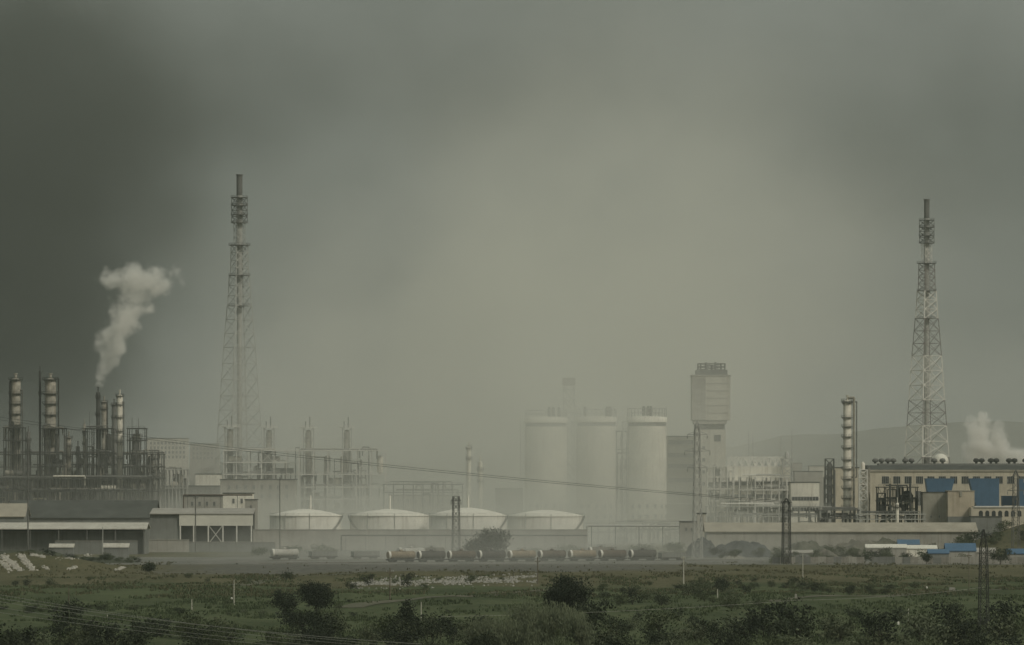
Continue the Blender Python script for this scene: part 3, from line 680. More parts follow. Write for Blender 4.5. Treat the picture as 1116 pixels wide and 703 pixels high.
def column(px, wpx, top, base, D, label, plats, m=M_shell, name='distillation_column', pipe=None, head='dome', group='distillation columns of the left plant', z0=0, plat_w=1.45, pm=M_dark, ladder=1, off=0):
    x = sx(px, D); y = D + off; r = wpx/2*m_(D); zt = sz(top, D); zb = sz(base, D) if base else z0
    t = thing(name, label, 'column', (x, y, zb), group)
    if base: pass
    prof = [(r*1.08, zb), (r*1.02, zb+4), (r, zb+4.2), (r, zt-r*.5), (r*.85, zt-r*.2), (r*.4, zt-.05), (0, zt)]
    MB().lathe(x, y, prof, 28).build('shell', m, t)
    mb = MB(); mb.tube((x, y, zt-.3), (x, y, zt+2.2), r*.28, None, 10); mb.lathe(x, y, [(r*.42, zt+2.2), (r*.42, zt+2.6)], 10); mb.build('nozzle', m, t)
    for p in list(plats) + ([top+1.5] if r > 1.2 and ladder else []):
        mb = MB(); platform(mb, x, y, sz(p, D), r*plat_w, 14); z = sz(p, D)
        for i in range(5):
            a = 6.28*i/5; mb.beam((x+r*.98*math.cos(a), y+r*.98*math.sin(a), z-1.4), (x+r*plat_w*math.cos(a), y+r*plat_w*math.sin(a), z-.12), .14)
        mb.build('platform', pm, t)
    if ladder:
        mb = MB(); a = -1.57 - .75; lx, ly = x + (r+.55)*math.cos(a), y + (r+.55)*math.sin(a)
        for s in (-.3, .3): mb.beam((lx+s, ly, zb), (lx+s, ly, zt), .1)
        z = zb
        while z < zt: mb.beam((lx-.3, ly, z), (lx+.3, ly, z), .07); z += 1.2
        mb.build('ladder', pm, t)
    if pipe:
        for px2, topp, botp, rad, pmat in pipe:
            X = sx(px2, D); yy = y - r*.5; mb = MB(); a, b = sz(topp, D), sz(botp, D)
            mb.tube((X, yy, b), (X, yy, a), rad, None, 10); mb.tube((X, yy, a), (x, y, a), rad, None, 10); mb.lathe(X, yy, [(0, a-rad), (rad*.8, a-rad*.6), (rad, a), (rad*.8, a+rad*.6), (0, a+rad)], 10)
            mb.tube((X, yy, b), (x, y, b), rad, None, 10)
            mb.build('overhead_pipe', pmat, t)
    return t

# ------------------------------------------------------------------ left plant
column(16, 11, 412, None, 3000, 'leftmost tall patchy pale column in a dark frame', [429, 440, 451, 463, 480], M_shell2, pipe=[(10, 416, 470, .55, M_dark), (23.5, 425, 520, .35, M_steel)], off=6)
column(54, 12.5, 412, None, 3000, 'tall patchy pale column with a square pipe loop on its right side', [429, 440, 452, 467, 485], M_shell2, pipe=[(63, 413, 500, .4, M_dark)], off=6)
column(43.6, 2.6, 404, None, 3010, 'thin dark stack close left of the column with the pipe loop', [429], M_dark, name='stack', ladder=0, group='stacks of the left plant')
column(107, 4.6, 427, None, 3000, 'dark stack from which the white steam rises', [433, 452], M_dark, name='stack', group='stacks of the left plant', ladder=0)
column(113.5, 6, 437, None, 3030, 'short pale column just right of the steaming stack', [446, 468, 490], M_shell2, pipe=[(117, 440, 500, .35, M_dark)])
column(130, 6.5, 430, None, 3000, 'slim bright column with several platforms, right of the steaming stack', [441, 455, 470, 482, 500], M_shell, pipe=[(134.5, 438, 510, .3, M_steel)], off=4)
column(124.5, 5, 440, None, 3040, 'slim dark column tucked left of the slim bright column', [455, 480], M_steel)
column(148, 9, 474, None, 3010, 'short wide dark column inside the frame at the right end of the plant', [480, 500], M_steel, off=6)
for px, w_, tp, lab, mm in ((31, 4.5, 470, 'short dark column between the two tall patchy columns', M_steel), (75, 5.5, 476, 'short dull column right of the pipe loop column', M_shell2), (85, 4, 486, 'lowest dark column in the middle of the left plant', M_steel), (165, 5, 500, 'short rusty column in the stepped end frame', M_rust), (92, 3.2, 462, 'thin dull column left of the steaming stack', M_shell2)):
    column(px, w_, tp, None, 3004, lab, [tp+10, tp+22, tp+36], mm)
FG = 'dark open steel frames of the left plant'
DM = [M_dark, M_steel, M_shell2, M_steel]
open_frame('process_unit', 'dark frame wrapped round the leftmost pale column', 4, 25, [466, 480, 495, 520], 2990, 14, 7, M_dark, 8, 3, 21, vm=DM, group=FG)
open_frame('process_unit', 'dark frame wrapped round the column with the pipe loop', 46, 70, [467, 495, 508, 522], 2990, 14, 8, M_dark, 10, 3, 22, vm=DM, group=FG)
open_frame('process_unit', 'dark frame at the foot of the steaming stack', 93, 122, [467, 493, 507, 522], 2990, 14, 8, M_dark, 12, 4, 23, vm=DM, group=FG)
open_frame('process_unit', 'dark tall frame with two thin poles at the right end of the left plant', 139, 158, [467, 480, 494, 508, 522], 2992, 14, 8, M_dark, 8, 3, 24, vm=DM, group=FG)
open_frame('process_unit', 'lower rusty frame stepping down at the right end of the left plant', 158, 176, [493, 508, 522], 2996, 14, 6, M_steel, 8, 3, 25, vm=DM+[M_rust], group=FG)
open_frame('pipe_rack', 'dark low pipe rack joining all columns of the left plant', -14, 178, [495, 509, 521, 535], 3022, 10, 9, M_dark, 44, 18, 26, vm=DM+[M_shell2], group=FG)
open_frame('pipe_rack', 'dark front pipe rack before the columns of the left plant', -14, 172, [522, 536], 2960, 8, 7, M_dark, 30, 14, 27, vm=DM+[M_shell, M_shell2], group=FG)
post(144, 590, 455, 'left one of the two thin poles on the dark end frame', name='mast_pole', cat='mast', m=M_steel, r=.2, D=3000, z=0)
post(151, 590, 455, 'right one of the two thin poles on the dark end frame', name='mast_pole', cat='mast', m=M_steel, r=.2, D=3000, z=0)
post(97.5, 590, 449, 'thin pole just left of the steaming stack', name='mast_pole', cat='mast', m=M_steel, r=.18, D=3000, z=0)
wire([w3(70, 466, 2995), w3(95, 468, 2995)], .14, 'short cable between two dark frames of the left plant', M_wired, sag=.6)
open_frame('pipe_rack', 'pale ribbed pipe rack right of the left plant', 172, 204, [512, 532], 3050, 8, 4, M_galv, 14, 4, 28, group=FG)

# ------------------------------------------------------------------ sheds, halls and houses
def windows(t, xs_, zs_, w, h, y, m=M_glass, frame=M_galv, mull=2):
    """Each window a part of its own: dark pane with a proud frame and bars."""
    for z in zs_:
        for x in xs_:
            mb = MB(); mb.box(x-w/2, x+w/2, y-.06, y+.3, z, z+h, 0)
            f = .12; mb.box(x-w/2-f, x+w/2+f, y-.14, y-.063, z+h, z+h+f, 1); mb.box(x-w/2-f, x+w/2+f, y-.2, y-.063, z-f, z, 1)
            for i in range(mull+1):
                xx = x-w/2 + w*i/mull; mb.box(xx-.06, xx+.06, y-.13, y-.063, z+.003, z+h-.003, 1)
            mb.build('window', [m, frame], t)
def gable_hall(name, label, px0, px1, ridge_py, eave_py, D, depth, wall, roof, cat='building', base=0, open_front=False, posts=0, over=.8, group=None):
    x0, x1 = sx(px0, D), sx(px1, D); ze, zr = sz(eave_py, D), sz(ridge_py, D)
    t = thing(name, label, cat, ((x0+x1)/2, D+depth/2, 0), group); th = .35
    if not open_front: MB().box(x0, x1, D, D+.4, -.2, ze-.05).build('wall', wall, t)
    mb = MB(); mb.xprism([(D+.403, -.2), (D+depth, -.2), (D+depth, ze-.05), (D+depth/2, zr-.4), (D+.403, ze-.05)], x0, x0+.4); mb.build('gable_wall', wall, t)
    mb = MB(); mb.xprism([(D+.403, -.2), (D+depth, -.2), (D+depth, ze-.05), (D+depth/2, zr-.4), (D+.403, ze-.05)], x1-.4, x1); mb.build('gable_wall', wall, t)
    MB().box(x0+.403, x1-.403, D+depth-.4, D+depth, -.2, ze-.05).build('rear_wall', wall, t)
    mb = MB(); mb.xprism([(D-over, ze), (D+depth/2, zr), (D+depth+over, ze), (D+depth+over, ze+th), (D+depth/2, zr+th), (D-over, ze+th)], x0-over, x1+over); mb.build('roof', roof, t)
    if posts:
        for i in range(posts):
            x = x0+.5 + (x1-x0-1)*i/(posts-1); MB().box(x-.2, x+.2, D-.5, D-.1, -.2, ze-.003).build('post', M_steel, t)
    return t
gable_hall('warehouse', 'long warehouse with dark bitumen roof in front of the left plant', 9, 168, 546, 565, 2720, 40, M_concd, M_bitum)
gable_hall('warehouse', 'warehouse with pale roof cut off by the left edge', -70, 26, 549.5, 563.5, 2690, 30, M_concd, M_beige)
gable_hall('open_shed', 'long open shed with bright pale roof and dark open side at the left', -30, 158, 570.5, 577, 2450, 26, M_concd, M_concm, 'shed', open_front=True, posts=7)
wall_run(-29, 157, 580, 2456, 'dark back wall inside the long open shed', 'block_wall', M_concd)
# open shed with deep pale fascia
D = 2600; x0, x1 = sx(196, D), sx(275, D); xl = sx(163, D); zf0, zf1 = sz(573, D), sz(560.5, D); zt = sz(555, D)
t = thing('loading_shed', 'open loading shed with deep pale fascia, white posts and crossed braces', 'shed', ((x0+x1)/2, D, 0))
MB().box(x0-.3, x1+.3, D, D+.35, zf0, zf1).build('fascia', M_roofp, t)
mb = MB(); mb.xprism([(D-.4, zf1+.003), (D+24, zt), (D+24, zt+.4), (D-.4, zf1+.35)], xl, x1+.5); mb.build('roof', M_conc, t)
MB().box(xl, x0-.303, D+1.0, D+1.4, -.2, zf1).build('side_wall', M_concd, t)
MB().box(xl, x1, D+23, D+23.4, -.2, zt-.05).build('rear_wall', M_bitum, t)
for px in (196.5, 211, 227, 243, 258, 274): MB().box(sx(px, D)-.28, sx(px, D)+.28, D+.05, D+.6, 0, zf0-.003).build('post', M_white, t)
mb = MB(); a, b = sx(227, D)+.28, sx(243, D)-.28; zb = sz(592, D)
mb.beam((a, D+.3, zb), (b, D+.3, zf0), .26); mb.beam((b, D+.3, zb), (a, D+.3, zf0), .26); mb.build('brace', M_white, t)
wall_run(150, 206, 588.5, 2520, 'pale teal loading dock wall before the open loading shed', 'dock_wall', M_conc)
wall_run(206, 300, 591, 2520, 'lower grey dock wall right of the pale loading dock', 'dock_wall', M_concd)
wall_run(60, 150, 590, 2440, 'low grey wall at the foot of the long open shed', 'block_wall', M_concd)

def flat_block(name, label, px0, px1, py_top, D, depth, wall, rows=(), wpx=3, wh=1.6, gap=6, cat='building', group=None, roofm=M_bitum, wm=2):
    x0, x1 = sx(px0, D), sx(px1, D); zt = sz(py_top, D)
    t = thing(name, label, cat, ((x0+x1)/2, D+depth/2, 0), group)
    MB().box(x0, x1, D, D+depth, -.2, zt).build('wall', wall, t)
    mb = MB(); mb.box(x0-.25, x1+.25, D-.25, D+depth+.25, zt+.003, zt+.45); mb.build('roof', roofm, t)
    n = max(1, int((px1-px0-gap*.6)/gap)); span = (n-1)*gap; c = (px0+px1)/2
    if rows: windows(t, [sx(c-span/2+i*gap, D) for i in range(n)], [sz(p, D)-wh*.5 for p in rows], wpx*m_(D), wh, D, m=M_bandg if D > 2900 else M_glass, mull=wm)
    return t
# buildings of the hazy left centre
flat_block('equipment_building', 'long dark equipment building filling the lower half of the left plant', -14, 166, 520, 3040, 14, M_concd, (528, 537), 5, 2.4, 12, group=None)
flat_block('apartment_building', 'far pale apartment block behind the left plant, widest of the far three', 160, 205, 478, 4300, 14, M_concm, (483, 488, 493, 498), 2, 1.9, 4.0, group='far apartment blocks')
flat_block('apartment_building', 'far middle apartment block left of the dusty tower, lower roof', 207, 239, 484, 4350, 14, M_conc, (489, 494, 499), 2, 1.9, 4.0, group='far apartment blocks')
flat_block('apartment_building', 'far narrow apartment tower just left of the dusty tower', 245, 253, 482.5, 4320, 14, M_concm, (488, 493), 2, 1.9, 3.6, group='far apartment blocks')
flat_block('plant_building', 'pale flat roofed block with two dark hatches right of the open shed', 243, 275, 538, 2760, 20, M_concp, (546,), 2.2, 2, 9)
flat_block('plant_building', 'low pale block with orange pipe along its roof behind the loading shed', 200, 243, 541, 2790, 20, M_conc, (549,), 2.5, 2, 8)
flat_block('plant_building', 'pale wide block with small windows under the long process frame', 240, 322, 523, 3000, 22, M_conc, (531, 541), 3, 2.2, 9)
flat_block('plant_building', 'small pale stair house on the block right of the open shed', 267, 280, 545, 2740, 10, M_conc, (553,), 2, 2, 6)
flat_block('plant_building', 'low hazy pale hall between the left plant and the dusty tower', 213, 240, 517, 3120, 20, M_concp)
flat_block('plant_building', 'long low grey roofed block stretching left of the dusty tower', 178, 240, 530, 3060, 20, M_concd, (536,), 3, 1.6, 7)
pipeline(200, 275, 539.5, 2750, 'thin orange-brown pipe along the pale block roofs', .35, M_rust, 8)
PG = 'pale open process frames in the dust'
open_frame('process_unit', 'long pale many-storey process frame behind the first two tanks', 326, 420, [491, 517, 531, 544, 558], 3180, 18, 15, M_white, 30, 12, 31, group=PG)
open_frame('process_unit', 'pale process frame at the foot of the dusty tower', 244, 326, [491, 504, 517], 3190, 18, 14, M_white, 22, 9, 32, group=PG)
for px, w, tp, lab in ((250, 20, 465, 'pale derrick with platform just left of the dusty tower shaft'), (292.5, 18, 466, 'pale derrick with platform right of the dusty tower'), (335.5, 18, 466, 'pale derrick rising over the long frame, second right of the tower'), (377.5, 16, 466, 'faintest pale derrick, at the right end of the long frame')):
    D = 3200; x = sx(px, D); y = D+9; t = thing('derrick', lab, 'derrick', (x, y, 0), 'pale derricks over the process frames'); h = w*m_(D)*.3
    mb = MB(); lattice(mb, x, y, 0, sz(tp, D), h, h, 9, .45, .26, R(45), 0, 'x'); mb.build('lattice_body', M_galv, t)
    mb = MB(); platform(mb, x, y, sz(tp, D), w*m_(D)*.52, 14); mb.build('platform', M_white, t)
    mb = MB(); mb.tube((x+.8, y, sz(tp, D)), (x+.8, y, sz(tp-12, D)), .4, .3, 8); mb.tube((x-1.6, y, sz(tp, D)), (x-1.6, y, sz(tp-7, D)), .3, .3, 8); mb.build('vent_pipe', M_steel, t)
    mb = MB(); mb.lathe(x, y, [(0, 6), (1.5, 6.6), (1.7, 8), (1.7, sz(tp, D)-3), (1.2, sz(tp, D)-1.5), (0, sz(tp, D)-1)], 18); mb.build('vessel', M_shell2, t)
open_frame('pipe_bridge', 'long faint pipe bridge in the dust behind the second and third tank', 418, 504, [528, 537], 2990, 6, 11, M_steel, 12, 0, 33, group=PG)
flat_block('plant_building', 'faint wide hall lost in dust behind the third tank', 424, 500, 540, 3020, 20, M_conc, (546,), 4, 2, 9)
flat_block('plant_building', 'faint dark block in dust left of the silos', 540, 570, 533, 2970, 20, M_concd, (541, 549), 3, 2, 8)
column(523.5, 5, 503, None, 2975, 'faint pale column in the dust left of the silos', [512, 525], M_shell, name='process_column', group='faint columns in the dust')
column(511, 5, 487, None, 2985, 'faint pale slender column, tallest left of the silos', [500], M_shell, name='process_column', group='faint columns in the dust')
D = 3170; x = sx(620, D); t = thing('elevator_tower', 'faint lattice elevator tower between the two left silos', 'tower', (x, D, 0)); mb = MB(); lattice(mb, x, D, 0, sz(412, D), 3, 3, 14, .45, .3, R(45), 0, 'x'); mb.build('lattice_body', M_galv, t)
mb = MB(); mb.box(x-3.6, x+3.6, D-3.6, D+3.6, sz(420, D), sz(412, D)); mb.build('head_house', M_conc, t)
open_frame('process_unit', 'grey frame squeezed between the middle and right silo', 672, 684, [470, 490, 510, 530, 548], 3090, 12, 6, M_steel, 8, 3, 35, group=PG)
open_frame('pipe_rack', 'pale low pipe rack at the foot of the silos', 640, 760, [570, 580], 2860, 8, 12, M_galv, 18, 4, 36, group=PG)

# banded production building, tower block
D = 3060; t = flat_block('production_building', 'pale many-storey block with dark bands between right silo and tower block', 726.5, 757, 476, D, 22, M_concm)
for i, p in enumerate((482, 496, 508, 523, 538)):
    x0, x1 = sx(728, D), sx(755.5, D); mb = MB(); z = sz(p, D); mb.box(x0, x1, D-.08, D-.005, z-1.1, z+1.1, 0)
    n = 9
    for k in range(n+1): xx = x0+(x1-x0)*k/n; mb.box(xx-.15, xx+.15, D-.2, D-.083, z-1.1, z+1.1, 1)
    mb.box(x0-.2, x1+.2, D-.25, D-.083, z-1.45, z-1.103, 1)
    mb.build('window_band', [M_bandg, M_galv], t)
MB().box(sx(724, D), sx(759, D), D-5, D-.26, sz(549.5, D), sz(548, D)).build('canopy', M_white, t)
D = 3040; t = thing('tower_block', 'tall pale block whose wider top overhangs a narrower shaft', 'building', (sx(775, D), D+10, 0))
zc = lambda p: sz(p, D); X = lambda p: sx(p, D)
MB().box(X(757), X(791), D+1, D+19, -.2, zc(468)).build('shaft', M_concm, t)
MB().box(X(757.5), X(790), D+2, D+18, zc(468)+.003, zc(462)).build('neck', M_concd, t)
MB().box(X(756), X(792), D-.5, D+20, zc(462)+.003, zc(458)).build('slab', M_conc, t)
MB().box(X(754), X(796), D-1, D+21, zc(458)+.003, zc(410)).build('head_house', M_concm, t)
MB().box(X(753.5), X(796.5), D-1.3, D+21.3, zc(410)+.003, zc(408.5)).build('cornice', M_conc, t)
MB().box(X(759), X(793), D+2, D+18, zc(408.5)+.003, zc(403)).build('machine_room', M_concd, t)
mb = MB(); lattice(mb, X(776), D+10, zc(403), zc(396), 7.2, 7.2, 2, .35, .25, R(45), 0, 'x')
for k in (-6, -3, 0, 2, 5): mb.tube((X(776)+k, D+6, zc(403)), (X(776)+k, D+6, zc(396+rnd.uniform(-2, 3))), .5, None, 8)
mb.build('roof_frame', M_steel, t)
MB().box(X(754.2), X(769), D-1.25, D-1.004, zc(457.5), zc(411)).build('cladding_or_shade', M_conc, t)  # darker panel paints the shaded left part of the head house
for p in (418, 426, 434, 442, 450): MB().box(X(770), X(794), D-1.12, D-1.004, zc(p)-.25, zc(p)+.25).build('string_course', M_conc, t)
windows(t, [X(782)], [zc(481)], 3.6, 3.4, D+1)
for p in (490, 503, 516, 529): windows(t, [X(762), X(767)], [zc(p)], 1.4, 1.8, D+1)
# truss-roofed long process building
D = 3000; X = lambda p: sx(p, D); zc = lambda p: sz(p, D)
t = thing('truss_hall', 'long pale hall with open roof trusses right of the tower block', 'building', (X(828), D+12, 0))
MB().box(X(792), X(862), D+4, D+22, -.2, zc(508)).build('wall', M_concp, t)
mb = MB(); n = 9
for i in range(n):
    a, b = X(795+67*i/n), X(795+67*(i+1)/n); c = (a+b)/2
    for y in (D+4.2, D+20): mb.beam((a, y, zc(508)), (c, y, zc(498)), .35); mb.beam((c, y, zc(498)), (b, y, zc(508)), .35); mb.beam((a, y, zc(508)), (a, y, zc(498)), .3)
for y in (D+4.2, D+20): mb.beam((X(795), y, zc(498)), (X(862), y, zc(498)), .4); mb.beam((X(795), y, zc(508)), (X(862), y, zc(508)), .5)
mb.build('roof_truss', M_white, t)
for p, hh in ((527, 1.0), (541, 1.0), (555, 1.4)):
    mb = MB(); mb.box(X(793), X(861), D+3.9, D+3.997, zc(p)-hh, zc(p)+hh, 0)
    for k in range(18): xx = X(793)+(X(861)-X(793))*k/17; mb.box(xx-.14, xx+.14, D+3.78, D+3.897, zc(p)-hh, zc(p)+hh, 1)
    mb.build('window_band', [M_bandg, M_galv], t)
for px in (780, 794, 807, 821, 835, 849): MB().box(X(px)-.35, X(px)+.35, D-2, D-1.3, 0, zc(520 if px != 821 else 522)).build('post', M_steel, t)
for p in (524, 545): MB().box(X(779), X(850), D-1.29, D+3.7, zc(p)-.3, zc(p)+.3).build('gallery_floor', M_white, t)
mb = MB(); lattice(mb, X(858), D+2, 0, zc(500), 2.6, 2.6, 10, .4, .25, R(45), 0, 'x'); mb.lathe(X(858), D+2, [(1.3, zc(500)), (1.3, zc(494)), (0, zc(491))], 12); mb.build('end_tower', M_galv, t)
open_frame('process_unit', 'pale open frame of several storeys between tower block and truss hall', 771, 800, [508, 520, 533, 546, 558], 2975, 10, 7, M_white, 14, 5, 61, vm=[M_white, M_galv, M_steel])
open_frame('process_unit', 'pale open pipe frame before the dark window bands of the truss hall', 806, 858, [520, 534, 548], 2960, 8, 9, M_white, 18, 5, 62, vm=[M_white, M_galv, M_steel])
t2 = flat_block('plant_building', 'pale two-storey block with dark window bands left of the dark frame', 862, 893, 526, 2980, 20, M_concp)
D = 2980
for p in (543.5, 555):
    mb = MB(); mb.box(sx(863, D), sx(892, D), D-.09, D-.004, sz(p, D)-1.0, sz(p, D)+1.0, 0)
    for k in range(10): xx = sx(863, D)+(sx(892, D)-sx(863, D))*k/9; mb.box(xx-.13, xx+.13, D-.2, D-.093, sz(p, D)-1.0, sz(p, D)+1.0, 1)
    mb.build('window_band', [M_glass, M_galv], t2)
open_frame('pipe_rack', 'dark low rack in front of the truss hall', 770, 905, [552, 563], 2900, 10, 11, M_galv, 22, 7, 41, vm=[M_steel, M_galv, M_white])
flat_block('plant_building', 'small pale tower house at the left end of the long beige roof', 760, 769.5, 560, 2560, 6, M_concm, (566,), 2, 1.4, 5)
flat_block('plant_building', 'low pale gatehouse with flat roof left of the pointed spoil heap', 741, 761, 569, 2580, 9, M_conc, (577,), 2.2, 1.5, 6)
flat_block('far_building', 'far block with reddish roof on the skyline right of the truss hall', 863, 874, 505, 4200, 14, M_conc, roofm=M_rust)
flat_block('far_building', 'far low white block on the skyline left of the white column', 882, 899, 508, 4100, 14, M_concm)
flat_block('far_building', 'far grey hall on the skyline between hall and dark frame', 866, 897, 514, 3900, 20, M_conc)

# ------------------------------------------------------------------ right plant
pl = [439, 455, 465, 476, 488, 501, 511, 522, 532, 543, 553, 564]
column(923.5, 9, 436, None, 2880, 'very tall white column with a dozen ring platforms beside the cream hall', pl, M_shell, pipe=[(930.5, 433.5, 560, .62, M_shell2), (933.5, 438, 520, .3, M_steel)], group='columns of the right plant', pm=M_steel, plat_w=1.5)
D = 2870; x = sx(940.5, D); t = thing('lattice_shaft', 'pale lattice shaft holding round vessels close right of the white column', 'tower', (x, D, 0)); mb = MB(); h = 3.0*m_(D)*1.5
lattice(mb, x, D, 0, sz(512, D), h, h, 10, .42, .3, R(45), 0, 'x'); mb.build('lattice_body', M_white, t)
for i in range(10): z = sz(516+i*6, D); MB().lathe(x, D, [(0, z-1.0), (.9, z-.7), (1.2, z), (.9, z+.7), (0, z+1.0)], 14).build('vessel', M_shell, t)
MB().lathe(x, D, [(1.0, sz(512, D)), (1.0, sz(505, D)), (0, sz(503, D))], 12).build('head_vessel', M_shell, t)
mb = MB(); mb.tube((x+3.2, D, 0), (x+3.2, D, sz(510, D)), .45, None, 8); mb.build('pipe', M_shell2, t)
D = 2950; x = sx(904, D); t = thing('process_unit', 'dark tall frame with pipes left of the white column', 'process unit', (x, D, 0)); mb = MB(); lattice(mb, x, D, 0, sz(500, D), 2.4, 2.2, 9, .5, .3, R(45), 0, 'x'); mb.build('lattice_body', M_dark, t)
mb = MB(); mb.lathe(x, D, [(1.4, 0), (1.4, sz(506, D)), (0, sz(503, D))], 14); mb.tube((x+2.6, D-1, 0), (x+2.6, D-1, sz(512, D)), .5, None, 8); mb.tube((x-2.8, D-1, 0), (x-2.8, D-1, sz(520, D)), .4, None, 8); mb.build('vessel', M_steel, t)
flat_block('plant_building', 'pale beige block half hidden behind the white column', 908, 936, 510, 3000, 16, M_cream)
# cream hall with roof monitor
D = 3120; X = lambda p: sx(p, D); zc = lambda p: sz(p, D)
t = thing('factory_hall', 'long cream factory hall with a row of windows behind the blue hoppers', 'building', (X(1050), D+25, 0))
MB().box(X(946), X(1175), D, D+50, -.2, zc(514)).build('wall', M_cream, t)
MB().box(X(945), X(1176), D-.5, D+50.5, zc(514)+.003, zc(512)).build('cornice', M_beige, t)
mb = MB(); mb.xprism([(D+.5, zc(512)+.003), (D+49, zc(512)+.003), (D+40, zc(507)), (D+10, zc(507))], X(946), X(1175)); mb.build('roof', M_bitum, t)
MB().box(X(960), X(1170), D+18, D+32, zc(507)+.003, zc(505)).build('roof_monitor', M_concd, t)
windows(t, [X(965+12.4*i) for i in range(17)], [zc(527)], 7.6*m_(D), 3.9, D, mull=4)
windows(t, [X(1000.5), X(988), X(1047)], [zc(551)], 6.5*m_(D), 8.0, D, frame=M_white, mull=5)
for px in (957, 964, 971, 977, 990, 997, 1022, 1031, 1068, 1074, 1084, 1090, 1104, 1110, 1122):
    z = zc(505); mb = MB(); mb.lathe(X(px), D+25, [(.7, z), (.7, z+.7), (1.6, z+1.0), (1.75, z+1.9), (1.2, z+2.7), (0, z+3.0)], 14); mb.build('roof_ventilator', M_dark if px > 1060 else M_steel, t)
D = 3300; x = sx(1025, D); z0 = sz(503, D); t = thing('dome_tank', 'pale domed tank showing under the foot of the clear lattice tower', 'tank', (x, D, 0))
MB().lathe(x, D, [(4.6, 0), (4.6, z0)], 28).build('shell', M_tank, t); MB().lathe(x, D, [(4.7, z0+.003), (4.3, z0+1.9), (3.2, z0+3.5), (1.5, z0+4.4), (0, z0+4.7)], 28).build('roof', M_roofp, t)
# blue hoppers on legs
def hopper(label, quad, D, depth, group='blue clad hoppers'):
    t = thing('hopper', label, 'hopper', (sx(sum(q[0] for q in quad)/len(quad), D), D+depth/2, 0), group)
    poly = [(sx(a, D), sz(b, D)) for a, b in quad]; mb = MB(); mb.prism(poly, D, D+depth); mb.build('cladding_or_shade', M_blue, t)
    lo = min(p[1] for p in poly); xa = min(p[0] for p in poly); xb = max(p[0] for p in poly); hi = max(p[1] for p in poly)
    lx = [p[0] for p in poly if p[1] < lo+.5]; lx0, lx1 = min(lx), max(lx)
    for xx in (lx0+.5, lx1-.5):
        for y in (D+.6, D+depth-.6): MB().box(xx-.3, xx+.3, y-.3, y+.3, 0, lo-.003).build('leg', M_steel, t)
    mb = MB(); k = int((xb-xa)/1.3)
    top = [p for p in poly if p[1] > hi-.5]; a = min(p[0] for p in top); b = max(p[0] for p in top)
    mb.box(a-.15, b+.15, D-.15, D+depth+.15, hi+.003, hi+.3); mb.build('roof', M_blue, t)
    return t
hopper('left blue clad hopper above the grey brick block', [(1011, 536), (1037, 536), (1040.5, 522), (1009, 522)], 2900, 11)
hopper('largest blue clad hopper with one slanting side above the arched block', [(1064, 551.5), (1089, 551.5), (1089, 522), (1056.5, 522)], 2895, 12)
hopper('blue clad hopper cut off by the right edge', [(1110.5, 551.5), (1142, 551.5), (1142, 522), (1110.5, 522)], 2895, 12)
hopper('small low blue clad box between the two larger hoppers', [(1092.5, 551), (1108, 551), (1108, 541), (1092.5, 541)], 2905, 8)
flat_block('brick_building', 'grey-brown windowless brick block under the left blue hopper', 1006, 1032.5, 537, 2850, 16, M_brickd, (563,), 1.6, 1.2, 9)
t = flat_block('brick_building', 'taller beige brick block with pale front beside the grey-brown one', 1033.2, 1062, 535.5, 2842, 18, M_brick, (), roofm=M_brickd)
mb = MB(); mb.box(sx(1046, 2842), sx(1048.5, 2842), 2841.6, 2841.99, sz(541, 2842), sz(535.5, 2842)); mb.build('drain_stain_plate', M_brickd, t)
mb = MB(); mb.box(sx(1032, 2842), sx(1058, 2842), 2835, 2841.7, -.2, sz(563, 2842)); mb.build('annex', M_concd, t)
D = 2830; t = thing('arched_building', 'low cream block with a row of arched windows right of the beige brick block', 'building', (sx(1100, D), D+8, 0))
MB().box(sx(1058.5, D), sx(1150, D), D, D+14, -.2, sz(553, D)).build('wall', M_cream, t)
MB().box(sx(1062, D), sx(1151, D), D-.5, D+14.5, sz(553, D)+.003, sz(551.6, D)).build('roof', M_white, t)
for px in (1069, 1076, 1083, 1090, 1097, 1104, 1111):
    x = sx(px, D); z = sz(563, D); w = 1.0; mb = MB(); poly = [(x-w, z), (x+w, z)] + [(x+w*math.cos(a*math.pi/6), z+2.0+w*math.sin(a*math.pi/6)) for a in range(0, 7)]
    mb.prism(poly, D-.08, D+.2); mb.build('window', M_glass, t)
flat_block('plant_building', 'low grey annex with dark front before the arched block', 1058, 1092, 563.5, 2815, 8, M_concd)
open_frame('process_unit', 'dark frame with tanks and thin stacks before the cream hall', 957, 1000, [531, 546, 560], 2860, 12, 9, M_dark, 22, 8, 51, vm=[M_dark, M_steel, M_shell, M_dark])
open_frame('pipe_rack', 'pale low pipe rack along the foot of the right plant', 934, 1008, [560.5, 566], 2800, 6, 11, M_galv, 12, 4, 52, vm=[M_dark, M_steel, M_shell])
open_frame('pipe_rack', 'low dark pipe rack under the white column', 893, 936, [556, 565], 2840, 8, 9, M_steel, 12, 4, 53, vm=[M_dark, M_steel])
for px, tp in ((970, 527), (978, 529), (992, 527)):
    column(px, 2.4, tp, None, 2856, {970: 'thin dark stack on the left of three before the cream hall', 978: 'thin dark stack in the middle of three before the cream hall', 992: 'thickest dark stack of three before the cream hall'}[px], [545], M_dark, name='stack', ladder=0, group='thin stacks of the right plant')
column(978, 3.4, 548, None, 2795, 'short bright column at the foot of the three thin stacks', [553], M_shell, name='process_column', ladder=0, group='columns of the right plant')

